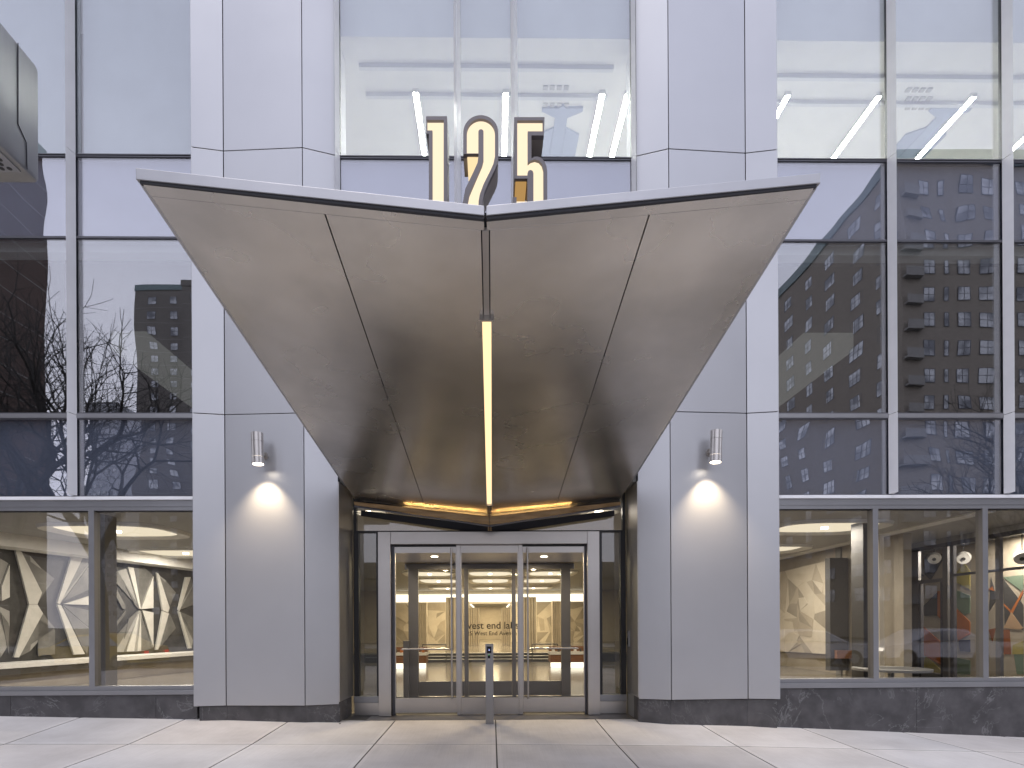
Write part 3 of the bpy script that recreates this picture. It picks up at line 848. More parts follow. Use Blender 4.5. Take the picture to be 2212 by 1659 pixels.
art([[(150, 430), (348, 570), (266, 655)], [(350, 890), (272, 798), (150, 1000), (190, 1000)], [(400, 720), (575, 480), (575, 560)], [(400, 745), (575, 900), (575, 1000), (540, 1040)],
     [(400, 740), (575, 775), (575, 890)], [(0, 790), (50, 860), (50, 1060)], [(690, 575), (720, 580), (808, 745), (808, 765), (790, 765)], [(808, 775), (808, 800), (695, 950), (690, 930)],
     [(810, 620), (870, 740), (895, 768)], [(830, 830), (895, 775), (800, 960)], [(1030, 560), (1135, 660), (1095, 745)], [(1095, 795), (1135, 890), (1035, 1010)],
     [(1165, 770), (1245, 620), (1245, 690)], [(1165, 785), (1245, 820), (1245, 930)], [(865, 500), (935, 500), (910, 760)], [(245, 830), (350, 900), (350, 1060), (240, 1070)],
     [(912, 785), (935, 1035), (908, 1036)]], M['fb'], .028)
M['fd'] = mat('mid_facet', (.30, .295, .275), .5, .15, (.38, .372, .35), 2.5)
def fan(c, ends, tones, d):
    for k, (a, e) in enumerate(zip(ends, ends[1:])):
        art([[c, a, e]], M[tones[k % len(tones)]], d + .004 * (k % 3))
fan((370, 733), [(560, 400), (575, 470), (575, 560), (575, 640)], ('fb', 'fd', 'fb'), .012)
fan((372, 740), [(575, 800), (575, 880), (575, 960), (560, 1060)], ('fb', 'fd', 'fb'), .012)
fan((905, 768), [(700, 540), (760, 520), (815, 505), (862, 500), (935, 500), (985, 545)], ('fb', 'fd', 'fc', 'fd', 'fb'), .012)
fan((905, 772), [(985, 1020), (935, 1038), (862, 1042), (800, 1045), (740, 1045), (690, 1000)], ('fb', 'fd', 'fb', 'fd', 'fb'), .012)
fan((1150, 776), [(1235, 560), (1248, 610), (1248, 680), (1248, 740)], ('fb', 'fd', 'fb'), .012)
fan((1152, 780), [(1248, 830), (1248, 900), (1248, 970), (1240, 1020)], ('fd', 'fb', 'fd'), .012)
fan((232, 735), [(128, 395), (190, 420), (262, 500), (348, 570)], ('fb', 'fd', 'fb'), .012)
fan((232, 738), [(350, 890), (262, 960), (190, 1040), (112, 1080)], ('fb', 'fd', 'fb'), .012)
fan((1085, 780), [(1020, 540), (1070, 580), (1135, 660)], ('fd', 'fb'), .012)
fan((1085, 784), [(1135, 890), (1080, 960), (1015, 1030)], ('fb', 'fd'), .012)
fan((-40, 715), [(0, 440), (52, 470), (60, 600), (60, 690)], ('fd', 'fb', 'fd'), .01)
fan((-40, 735), [(60, 780), (60, 880), (50, 1000), (0, 1080)], ('fd', 'fb', 'fd'), .01)
# white ledge in front of the relief
def ledge_pt(u, v, off): return ptp(u, v, (WA[0] + wn.x * off, WA[1] + wn.y * off), (WB[0] + wn.x * off, WB[1] + wn.y * off))
bz = ledge_pt(100, 1429, .75).z
BEN = empty('wall_bench', 'long white ledge running below the faceted relief in the left storefront', 'bench', (WA[0], WA[1], LF))
s0 = Vector((A2[0], A2[1], 0)); s1 = Vector((WB[0], WB[1], 0))
def strip(o0, o1, z0, z1, name, m, parent):
    P = [s0 + wn * o0, s1 + wn * o0, s1 + wn * o1, s0 + wn * o1]
    return child(MB().zprism([(p.x, p.y) for p in P], z0, z1).build(name, m), parent)
strip(.03, .8, bz - .09, bz, 'top', M['white'], BEN)
strip(.10, .70, bz - .22, bz - .092, 'tile_band', M['grey'], BEN)
strip(.05, .55, LF + .001, bz - .222, 'base', M['taupe'], BEN)
# cream bulkhead above the relief and dark service column near the mullion
strip_b = [s0 + wn * .0, s1 + wn * .0, s1 + wn * .55, s0 + wn * .55]
MB().zprism([(p.x, p.y) for p in strip_b], ledge_pt(100, 1190, .55).z, LOBC - .004).build('bulkhead', M['white'], BL)
y2 = 1.6
MB().box(X(209, y2), X(226, y2), y2, y2 + .3, LF, LOBC).build('lobby_column', M['grey'], BL)

# ------------------------------------------------------------------ right storefront interior: glazed partition and mural
XP = 10.25
PART = empty('glass_partition', 'grey framed glass partition with double doors inside the second right storefront window', 'partition', (XP, 5, LF))
def prect(u0, u1, v0, v1, m, name, d=.06, xx=XP):
    """bar in the plane X = xx given by two photo columns and the photo heights at the first column"""
    a = ptx(u0, v0, xx); c = ptx(u0, v1, xx); e = ptx(u1, v0, xx)
    return child(MB().box(xx, xx + d, a.y, e.y, min(a.z, c.z), max(a.z, c.z)).build(name, m), PART)
ytop = ptx(1912, 1203, XP).z
zdoor = ptx(1912, 1268, XP).z
def ycol(u): return ptx(u, 1300, XP).y
def pbar(u0, u1, z0, z1, m, name, d=.07): return child(MB().box(XP, XP + d, ycol(u0), ycol(u1), z0, z1).build(name, m), PART)
pbar(1908, 2330, ytop, ytop + .09, M['dframe'], 'header')
pbar(1916, 2036, zdoor, zdoor + .08, M['sframe'], 'door_header')
for u0, u1 in ((1908, 1916), (1962, 1984), (2036, 2047), (2052, 2060), (2150, 2160), (2215, 2222)):
    pbar(u0, u1, LF, ytop, M['sframe'] if u0 != 2052 else M['dframe'], 'post')
for u0, u1 in ((1916, 1962), (1984, 2036)):
    pbar(u0 + 1, u0 + 5, LF, zdoor, M['dframe'], 'door_stile'); pbar(u1 - 5, u1 - 1, LF, zdoor, M['dframe'], 'door_stile')
    pbar(u0 + 5, u1 - 5, LF, LF + .12, M['sframe'], 'door_rail')
pbar(2060, 2330, zdoor + .1, zdoor + .15, M['dframe'], 'transom')
# the header wall above the partition
MB().box(XP, XP + .1, 1.0, 7.2, ytop + .09, LOBC).build('lobby_side_wall', M['lgrey'], BL)
MB().box(XP + .02, BX1, 7.2, 7.35, LF, LOBC).build('lobby_side_wall', M['lgrey'], BL)
XM = 11.7
def c8(cx, cy): return (1877.8 + cx * .3334, 1060 + cy * .3334)
MUR = empty('mural', 'wall mural of orange, green and yellow triangles behind the glass partition', 'mural', (XM, 5, LF))
def mur(polys, m, d):
    for p in polys:
        P3 = [ptx(*c8(*q), XM) for q in p]
        child(MB().prism(P3, (-d, 0, 0)).build('painted_shape', m), MUR)
MB().box(XM, XM + .1, -.3, 7.1, LF, LOBC - .01).build('mural_wall', M['sand'], BL)
mur([[(200, 430), (290, 430), (205, 550)], [(870, 900), (910, 900), (920, 1060), (870, 1060)], [(775, 900), (820, 890), (800, 980)]], M['mred'], .01)
mur([[(205, 555), (280, 475), (358, 555)], [(330, 770), (440, 660), (470, 660), (470, 810), (330, 810)], [(360, 410), (500, 410), (400, 580), (360, 540)], [(870, 570), (1000, 740), (1000, 900), (880, 890)], [(790, 560), (830, 700), (780, 780)]], M['dgrey'], .012)
mur([[(445, 650), (472, 650), (472, 840), (445, 810)], [(330, 860), (470, 985), (470, 1130), (325, 1050)], [(555, 750), (655, 850), (655, 930), (580, 970), (555, 900)], [(205, 910), (262, 980), (262, 1120), (205, 1060)], [(915, 790), (1000, 640), (1000, 665), (930, 800)], [(875, 730), (920, 775), (915, 785), (875, 742)], [(800, 620), (815, 650), (775, 640)]], M['orange'], .016)
mur([[(205, 750), (260, 790), (260, 950), (205, 900)], [(580, 970), (655, 965), (655, 1045), (590, 1040)]], M['navy'], .014)
mur([[(555, 640), (655, 680), (655, 790), (620, 805), (555, 745)], [(870, 560), (1000, 545), (1000, 660)], [(180, 1170), (262, 1120), (262, 1190)], [(560, 1080), (655, 1100), (655, 1190), (560, 1190)], [(940, 1060), (1000, 1060), (1000, 1190), (960, 1190)]], M['green'], .015)
mur([[(560, 540), (620, 470), (655, 520), (655, 640), (560, 590)], [(330, 1190), (370, 1070), (465, 1160), (465, 1190)], [(930, 1060), (935, 1000), (1000, 975), (1000, 1060)]], M['olive'], .017)
mur([[(875, 890), (925, 785), (1000, 890), (985, 900)], [(820, 1020), (880, 1060), (860, 1100)], [(205, 1080), (262, 1130), (240, 1150)]], M['tan'], .018)
# round ceiling pendants seen beyond the partition
for (cx, cy, lab) in ((420, 435, 'round white pendant lamp nearest to the double doors'), (610, 432, 'round white pendant lamp in the middle, right of the double doors'), (990, 430, 'round white pendant lamp farthest to the right in the last window')):
    p = ptx(*c8(cx, cy), XM - .5)
    e = empty('round_pendant', lab, 'pendant lamp', (p.x, p.y, p.z), 'round pendant lamps behind the partition')
    d = (CAM - p).normalized(); d.z -= .4; d.normalize()
    child(MB().tube(p, p + d * .1, .15, .13, 20).build('disc', M['white'], smooth=True), e)
    child(MB().tube(p + d * .1, p + d * .12, .04, n=12).build('lens', M['dgrey']), e)
    child(MB().tube(p - d * .02, (p.x, p.y, LOBC), .012, n=6).build('cord', M['dgrey']), e)
# round-topped tables
for (u, v, rr_, lab, yy) in ((1925, 1440, .62, 'pale round table seen low through the double doors', 2.2),):
    p = pt(u, v, yy)
    e = empty('round_table', lab, 'table', (p.x, p.y, LF))
    child(MB().tube((p.x, p.y, LF + .42), (p.x, p.y, LF + .46), rr_, n=32).build('table_top', M['lgrey'], smooth=True), e)
    child(MB().tube((p.x, p.y, LF + .02), (p.x, p.y, LF + .42), .05, n=12).build('table_leg', M['sframe'], smooth=True), e)
    child(MB().tube((p.x, p.y, LF + .001), (p.x, p.y, LF + .02), .3, n=24).build('table_foot', M['sframe'], smooth=True), e)

# ------------------------------------------------------------------ entrance
zd0 = EYE - 1.29
MB().box(RVL[1][0] - .3, RVR[0][0] + .3, -.45, .1, zd0 - .4, zd0 - .005).build('door_threshold', M['sill'], BL, bevel=.004)
ZT = Z(1148, -.10)
# stainless portal
PY = -.10
x0, x1 = X(815.8, PY), X(1294.4, PY); xi0, xi1 = X(842.7, PY), X(1268.4, PY)
zh = Z(1174.6, PY)
EN = empty('entrance_frame', None, None); EN.parent = BL
MB().box(x0, xi0, PY, .16, zd0, ZT).build('portal_post', M['steel'], EN, bevel=.003)
MB().box(xi1, x1, PY, .16, zd0, ZT).build('portal_post', M['steel'], EN, bevel=.003)
MB().box(xi0 + .002, xi1 - .002, PY + .004, .16, zh, ZT).build('portal_header', M['steelh'], EN, bevel=.003)
# mullions beside the centre leaf
ml0, ml1, mr0, mr1 = X(985.2, 0), X(994, 0), X(1119.2, 0), X(1128, 0)
zl1 = Z(1181, 0)
MB().box(ml0, ml1, -.015, .09, zd0, zh - .002).build('door_mullion', M['steel'], EN, bevel=.002)
MB().box(mr0, mr1, -.015, .09, zd0, zh - .002).build('door_mullion', M['steel'], EN, bevel=.002)
zb = Z(1538.5, 0); zk = Z(1507, 0)
def door(xa, xb, side, label):
    """glass leaf with wide bottom rail; side -1 / +1 = edge with the pull handle, 0 = fixed"""
    zt = zl1 if side else zh - .003
    zr = Z(1194, 0)
    b = MB()
    b.box(xa, xb, 0, .045, zr, zt); b.box(xa, xb, 0, .045, zb if side else zd0 + .003, zk)
    st = .008 if side else .012
    b.box(xa, xa + st, 0, .045, zk, zr); b.box(xb - st, xb, 0, .045, zk, zr)
    D = b.build('door', M['steelh'], BL)
    if label: D['label'] = label
    pane(xa + st - .001, xb - st + .001, zk - .002, zr + .002, .022, M['g_door'], D)
    MB().box(xa + .004, xb - .004, .046, .05, zk, zk + .012).build('bead', M['dgrey'], D)
    if side:
        xh = xb - .065 if side > 0 else xa + .065
        b = MB(); b.tube((xh, -.055, Z(1509, 0)), (xh, -.055, zl1 - .02), .0135, n=12)
        for z in (Z(1490, 0), Z(1366, 0), Z(1230, 0)): b.tube((xh, -.055, z), (xh, .0, z), .008, n=8)
        b.build('pull_handle', M['steel'], D, smooth=True)
        xo = xa + .09 if side > 0 else xb - .09
        b = MB(); zz_ = Z(1402, 0)
        b.tube((xo, .11, zz_), (xh - side * .03, .11, zz_), .014, n=12); b.tube((xh - side * .03, .11, zz_), (xh, .045, zz_ + .02), .014, n=12); b.tube((xo, .11, zz_), (xo, .045, zz_), .012, n=8)
        b.build('push_bar', M['steel'], D, smooth=True)
        b = MB(); b.box(xi0 + .004 if side > 0 else xb, xa if side > 0 else xi1 - .004, .0, .08, zd0, zh - .004)
        MB().box(xa, xb, .002, .07, zt + .003, zh - .004).build('door_closer_gap', M['black'], D)
        MB().box(xa + .04, xa + .16, -.004, -.0005, zb + .012, zb + .035).build('pivot_cover', M['steel'], D)
    return D
door(xi0 + .042, ml0 - .003, 1, 'left glass door leaf with a tall pull handle on its right edge')
door(ml1 + .002, mr0 - .002, 0, 'fixed middle glass leaf between the two doors')
door(mr1 + .003, xi1 - .03, -1, 'right glass door leaf with a tall pull handle on its left edge')
for xa, xb in ((xi0 + .002, xi0 + .038), (xi1 - .026, xi1 - .002)):
    MB().box(xa, xb, .02, .1, zd0, zh - .004).build('door_jamb', M['dframe'], EN)
# sidelights
for xa, xb, xo0, xo1 in ((RVL[1][0] + .005, x0 - .002, X(775, .03), X(813, .03)), (x1 + .002, RVR[0][0] - .005, X(1299, .03), X(1339, .03))):
    z0s, z1s = Z(1502, 0), Z(1147, 0)
    b = MB(); b.box(xa, xo0, .0, .1, z0s, z1s); b.box(xo1, xb, .0, .1, z0s, z1s)
    b.box(xo0, xo1, .0, .1, z1s - .012, z1s)
    SL = b.build('sidelight', M['black'], BL)
    pane(xo0 - .002, xo1 + .002, z0s, z1s - .011, .05, M['g_side'], SL)
    MB().box(xa, xb, -.02, .1, Z(1516, 0), z0s - .001).build('sill_rail', M['sframe'], SL, bevel=.003)
    MB().box(xa + .004, xb, -.01, .1, zd0, Z(1516, 0) - .002).build('base_panel', M['steelh'], SL, bevel=.003)
# transom glass over the doors
xa, xb = RVL[1][0], RVR[0][0]
zt0 = ZT + .004; zt1 = EYE + 1.88
TR = frame(xa, xb, zt0, zt1, .02, .10, .045, M['black'], BL, 'transom_window', wt=.03, wb=.03)
pane(xa + .044, xb - .044, zt0 + .029, zt1 - .03, .06, M['g_store'], TR)
MB().box(X(1056, .02) - .02, X(1056, .02) + .02, -.0, .02, zt0, zt1).build('transom_mullion', M['black'], TR)

# vestibule
VY = 1.85
zv = Z(1189, .1)
VE = empty('vestibule', None, None); VE.parent = BL
MB().box(xi0 - .1, xi1 + .1, .17, VY + .1, zv, zv + .08).build('vestibule_ceiling', M['vest'], VE)
for u in (938.5, 1175):
    d = ray(u, 1202); t = (zv - CAM.z) / d.z; p = CAM + d * t
    MB().tube((p.x, p.y, zv - .006), (p.x, p.y, zv), .055, n=16).build('vestibule_downlight', M['down'], VE)
    area(p.x, p.y, zv - .012, .1, .1, 26, WARM)
MB().box(xi0 - .1, xi1 + .1, .11, VY - .05, LF + .001, LF + .008).build('vestibule_mat', M['mat'], VE)
zvh = Z(1229, VY); 
MB().box(xi0 - .1, xi1 + .1, VY, VY + .1, zvh, zv - .002).build('vestibule_header', M['dframe'], VE)
zpr = zvh - .002
for u0, u1 in ((881, 902), (1001.5, 1010.5), (1104.5, 1113), (1211.5, 1231)):
    MB().box(X(u0, VY), X(u1, VY), VY, VY + .1, LF + .002, zpr).build('vestibule_post', M['dframe'], VE)
for u0, u1 in ((902, 1001.5), (1010.5, 1104.5), (1113, 1211.5)):
    D = MB().box(X(u0, VY) + .004, X(u1, VY) - .004, VY + .02, VY + .08, LF + .05, Z(1472, VY)).build('inner_door', M['dframe'], VE)
    pane(X(u0, VY) + .004, X(u1, VY) - .004, Z(1472, VY), zpr - .002, VY + .05, M['g_door'], D)
for u0, u1 in ((846, 881), (1231, 1262)):
    pane(X(u0, VY) - .2, X(u1, VY), LF + .05, zpr - .002, VY + .05, M['g_door'], VE)
# dark service box by the left inner post
MB().box(X(872, VY), X(884, VY), VY - .14, VY - .01, LF + .01, Z(1383, VY)).build('card_reader_pedestal', M['dframe'], VE)

def text_obj(name, body, width, loc, mat_, parent=None, ext=.002, rotz=0):
    cu = bpy.data.curves.new(name, 'FONT'); cu.body = body; cu.size = 1; cu.extrude = 0; cu.align_x = 'CENTER'; cu.offset = .012
    o = bpy.data.objects.new(name, cu); COL.objects.link(o)
    bpy.context.view_layer.update()
    me = bpy.data.meshes.new_from_object(o)
    bpy.data.objects.remove(o)
    xs = [v.co.x for v in me.vertices]; w = max(xs) - min(xs); k = width / w
    for v in me.vertices:
        x, y = v.co.x * k, v.co.y * k
        v.co = (x, 0, y)
    bm = bmesh.new(); bm.from_mesh(me)
    r = bmesh.ops.extrude_face_region(bm, geom=bm.faces[:])
    for v in [q for q in r['geom'] if isinstance(q, bmesh.types.BMVert)]: v.co.y += ext
    bmesh.ops.recalc_face_normals(bm, faces=bm.faces)
    bm.to_mesh(me); bm.free()
    me.materials.clear(); me.materials.append(mat_)
    o = bpy.data.objects.new(name, me); COL.objects.link(o); o.location = loc
    if parent: o.parent = parent
    return o
TY = VY + .16
kx = (TY + 8) / F
SG_ = empty('glass_sign', 'dark lettering on the glass screen behind the middle door leaf', 'sign', (X(1057, TY), TY, LF))
sp = child(MB().box(X(985, TY), X(1130, TY), TY + .004, TY + .014, LF + .02, Z(1330, TY)).build('screen', M['g_door']), SG_)
child(text_obj('lettering', 'west end labs', 117 * kx, (X(1061, TY), TY, Z(1358, TY)), M['ink']), SG_)
child(text_obj('small_lettering', '125 West End Avenue', 112 * kx, (X(1058, TY), TY, Z(1372, TY)), M['ink']), SG_)

# reception desks at both sides
for s, ua, ub, lab in ((-1, 835, 920, 'walnut reception counter seen through the left door leaf'), (1, 1189, 1275, 'walnut reception counter seen through the right door leaf')):
    yd = 8.6
    xa, xb = X(ua, yd, 1400), X(ub, yd, 1400)
    e = empty('reception_counter', lab, 'counter', ((xa + xb) / 2, yd, LF), 'walnut counters in the lobby')
    child(MB().box(xa, xb, yd, yd + .6, LF + .16, Z(1415, yd)).build('front', M['wood']), e)
    child(MB().box(xa + .06, xb - .06, yd + .06, yd + .54, LF + .001, LF + .158).build('plinth_light', M['covew']), e)
    child(MB().box(xa - .02, xb + .02, yd - .03, yd + .63, Z(1415, yd) + .002, Z(1409, yd)).build('top', M['white']), e)
    child(MB().box(xa, xb, yd + .45, yd + .55, Z(1409, yd) + .002, Z(1398, yd)).build('upstand', M['wood']), e)
    for k in range(7):
        bx_ = xa + .1 + (xb - xa - .2) * k / 6
        w_ = random.uniform(.03, .06)
        o = MB().tube((bx_, yd + .15, Z(1409, yd) + .001), (bx_, yd + .15, Z(1409, yd) + random.uniform(.06, .1)), w_, w_ * .8, 10).build('jar', [M['white'], M['dgrey'], M['orange'], M['white']][k % 4], smooth=True)
        tag(o, 'small jar standing on the %s walnut counter' % ('left' if s < 0 else 'right'), 'jar', 'jars on the %s walnut counter' % ('left' if s < 0 else 'right'))
# handrails by the steps
for s, ua, ub, lab in ((-1, 962, 911, 'dark handrail left of the steps'), (1, 1148, 1203, 'dark handrail right of the steps')):
    yy = 11.0
    b = MB(); z = Z(1392, yy); b.tube((X(ua, yy), yy, z), (X(ub, yy), yy, z), .02, n=8)
    for u in (ua, ub): b.tube((X(u, yy), yy, z), (X(u, yy), yy, LF), .015, n=8)
    tag(b.build('handrail', M['dgrey'], smooth=True), lab, 'handrail')

# access plate on the right reveal
def on_reveal(t, z):
    a = Vector((*RVR[0], z)); c = Vector((*RVR[1], z)); return a + (c - a) * t
rd = (Vector((*RVR[1], 0)) - Vector((*RVR[0], 0))).normalized(); rn = Vector((rd.y, -rd.x, 0))
AP = empty('access_panel', 'slim steel intercom plate on the right side of the entrance recess', 'intercom', on_reveal(.22, Z(1370, -.1, 1358)))
za, zb_ = Z(1397, -.15, 1358), Z(1363, -.15, 1358)
def rplate(t0, t1, z0, z1, d0, d1, m, name):
    p = [on_reveal(t0, z0), on_reveal(t1, z0), on_reveal(t1, z1), on_reveal(t0, z1)]
    return child(MB().prism([q + rn * d0 for q in p], rn * (d1 - d0)).build(name, m), AP)
rplate(.08, .26, za, zb_, .0, .012, M['sframe'], 'plate')
rplate(.12, .22, za + .03, zb_ - .1, .0125, .016, M['black'], 'slot')
rplate(.13, .21, zb_ - .07, zb_ - .03, .0125, .018, M['steel'], 'button')

# ------------------------------------------------------------------ door opener post
by = -.74; zg = ground(0, by) - .01
bx0, bx1 = X(1048.5, by, 1450), X(1066, by, 1450); bzt = Z(1391, by)
DP = empty('opener_post', 'slim steel post with a black push plate standing before the doors', 'door opener post', ((bx0 + bx1) / 2, by, zg))
child(MB().box(bx0, bx1, by, by + .10, zg - .05, bzt).build('post', M['post'], bevel=.004), DP)
hx = (bx1 - bx0)
v_ = lambda v: Z(v, by)
child(MB().box(bx0 + hx * .2, bx1 - hx * .26, by - .006, by - .0005, v_(1411), v_(1396.5)).build('touch_screen', M['screen'], bevel=.002), DP)
child(MB().box(bx0 + hx * .3, bx1 - hx * .4, by - .007, by - .0062, v_(1424), v_(1414.5)).build('sensor', M['screen']), DP)
cx_ = bx0 + hx * .46; zc_ = v_(1403.5)
b = MB(); b.prism([Vector((cx_ - .009, by - .0075, zc_ - .012)), Vector((cx_ + .011, by - .0075, zc_ - .012)), Vector((cx_ + .011, by - .0075, zc_ - .004)), Vector((cx_, by - .0075, zc_ + .016)), Vector((cx_ - .004, by - .0075, zc_ - .002))], (0, .001, 0))
child(b.build('icon', M['icon']), DP)
child(MB().box(bx0 + hx * .36, bx0 + hx * .54, by - .008, by - .0072, v_(1415.4), v_(1414.2)).build('indicator', M['gled']), DP)
child(MB().tube((bx0 + hx * .45, by - .005, v_(1423.6)), (bx0 + hx * .45, by - .012, v_(1423.6)), .012, n=14).build('button', M['steel']), DP)

# ------------------------------------------------------------------ entrance canopy
CF = -5.0
xl = X(301.5, CF, 380); xr = X(1780.5, CF, 390); xcn = X(1051, CF, 450)
xbl, xbr = X(747, G, 1062), X(1351, G, 1062); xbc = X(1056, G, 1092)
xl = .5 * (xl + xbl); xr = .5 * (xr + xbr); xcn = .5 * (xcn + xbc)
zfl, zfr, zfc = Z(392, CF, 302), Z(400, CF, 1780), Z(470, CF, 1050)
zbl, zbr, zbc = Z(1062, G, 747), Z(1062, G, 1351), Z(1093, G, 1056)
ztl, ztr, ztc = Z(362, CF, 301), Z(373, CF, 1782), Z(444, CF, 1050)
CA = empty('entrance_canopy', 'large folded steel canopy projecting over the entrance', 'canopy', (xcn, G, zbc))
BYC = -.04                        # soffit runs on into the recess
tb = (BYC - CF) / (G - CF)
def soff(s, y):
    """soffit height: s = -1 left edge, 0 centre fold, +1 right edge"""
    t = (y - CF) / (G - CF)
    e0, e1 = (zfl, zbl) if s < 0 else (zfr, zbr)
    c = zfc + (zbc - zfc) * t; e = e0 + (e1 - e0) * t
    return c + (e - c) * abs(s)
def sx(s): return xcn + (xcn - xl) * s if s < 0 else xcn + (xr - xcn) * s
def soffit_panel(s0, s1, y0, y1, g=.0032):
    w = abs(xl - xcn)
    gs = g / w
    a, c = s0 + gs, s1 - gs
    P = [Vector((sx(a), y0, soff(a, y0))), Vector((sx(c), y0, soff(c, y0))), Vector((sx(c), y1, soff(c, y1))), Vector((sx(a), y1, soff(a, y1)))]
    o = MB().prism(P, (0, 0, .025)).build('soffit_panel', M['soffit'], bevel=.002)
    return child(o, CA)
sl = (X(692, CF, 450) - xcn) / (xcn - xl); sr = (X(1412, CF, 455) - xcn) / (xr - xcn)
yf = CF + .085
xe = .985
for s0, s1 in ((-xe, sl), (sl, -.012), (.012, sr), (sr, xe)): soffit_panel(s0, s1, yf, BYC)
# front return strip of the soffit
for s0, s1 in ((-xe, -.004), (.004, xe)): soffit_panel(s0, s1, CF + .012, yf - .001, .0)
# joint strip along the fold
P = [Vector((sx(-.010), yf, soff(-.01, yf) - .002)), Vector((sx(.010), yf, soff(.01, yf) - .002)), Vector((sx(.010), BYC, soff(.01, BYC) - .002)), Vector((sx(-.010), BYC, soff(-.01, BYC) - .002))]
child(MB().prism(P, (0, 0, .02)).build('fold_strip', M['steel']), CA)
# dark body and roof deck
for s in (-1, 1):
    zt_e = ztl if s < 0 else ztr; zf_e = zfl if s < 0 else zfr
    hh = .10
    def top(sv, y): return soff(sv, y) + ((ztc - zfc) + ((zt_e - zf_e) - (ztc - zfc)) * abs(sv)) - .012
    q = .975 * s
    V8 = []
    for y in (CF + .03, BYC):
        V8 += [Vector((sx(0), y, soff(0, y) + .028)), Vector((sx(q), y, soff(q, y) + .028)), Vector((sx(q), y, top(q, y))), Vector((sx(0), y, top(0, y)))]
    b = MB(); b.add(V8, [(0, 1, 2, 3), (7, 6, 5, 4), (0, 4, 5, 1), (3, 2, 6, 7), (1, 5, 6, 2), (0, 3, 7, 4)])
    child(b.build('canopy_body', M['gap']), CA)
    # fascia: front band and side band
    e = 1.0 * s
    V = [Vector((sx(.003 * s), CF, soff(0, CF) + .012)), Vector((sx(e), CF, zf_e + .012)), Vector((sx(e), CF, zt_e)), Vector((sx(.003 * s), CF, ztc))]
    child(MB().prism(V, (0, .028, 0)).build('fascia', M['fascia'], bevel=.003), CA)
    xs0 = sx(e)
    V = [Vector((xs0, CF + .03, zf_e + .012)), Vector((xs0, G - .14, soff(e, G - .14) + .012)), Vector((xs0, G - .14, soff(e, G - .14) + zt_e - zf_e)), Vector((xs0, CF + .03, zt_e))]
    child(MB().prism(V, (-.028 * s, 0, 0)).build('side_fascia', M['fascia'], bevel=.003), CA)
    V = [Vector((sx(.004 * s), CF + .006, soff(0, CF) - .004)), Vector((sx(e * .99), CF + .006, zf_e - .004)), Vector((sx(e * .99), CF + .006, zf_e + .010)), Vector((sx(.004 * s), CF + .006, soff(0, CF) + .010))]
    child(MB().prism(V, (0, .02, 0)).build('shadow_gap', M['gap']), CA)
# light strip in the fold
ya = pt(1055, 684, 0).y
def y_at(v):
    lo, hi = CF, 0.0
    for _ in range(50):
        m_ = .5 * (lo + hi); vv = (soff(0, m_) - CAM.z) / (m_ - CAM.y)
        tv = -((v - V0) / F)
        if vv > tv: lo = m_
        else: hi = m_
    return lo
y0, y1 = y_at(684), y_at(1086)
LS = empty('strip_holder', None, None); child(LS, CA)
def fold_bar(xa, xb, ya_, yb_, d0, d1, m, name):
    P = [Vector((xcn + xa, ya_, soff(0, ya_) - d0)), Vector((xcn + xb, ya_, soff(0, ya_) - d0)), Vector((xcn + xb, yb_, soff(0, yb_) - d0)), Vector((xcn + xa, yb_, soff(0, yb_) - d0))]
    return MB().prism(P, (0, 0, d0 - d1)).build(name, m)
LT = child(fold_bar(-.048, -.031, y0, y1, .035, -.01, M['soffit'], 'light_trim'), CA)
child(fold_bar(.031, .048, y0, y1, .035, -.01, M['soffit'], 'light_trim'), CA)
child(fold_bar(-.048, .048, y0 - .018, y0 - .001, .035, -.01, M['soffit'], 'light_trim'), CA)
child(fold_bar(-.048, .048, y1 + .001, y1 + .018, .035, -.01, M['soffit'], 'light_trim'), CA)
child(fold_bar(-.0305, .0305, y0, y1, .012, -.008, M['strip'], 'light_strip'), CA)
bpy.data.objects.remove(LS)
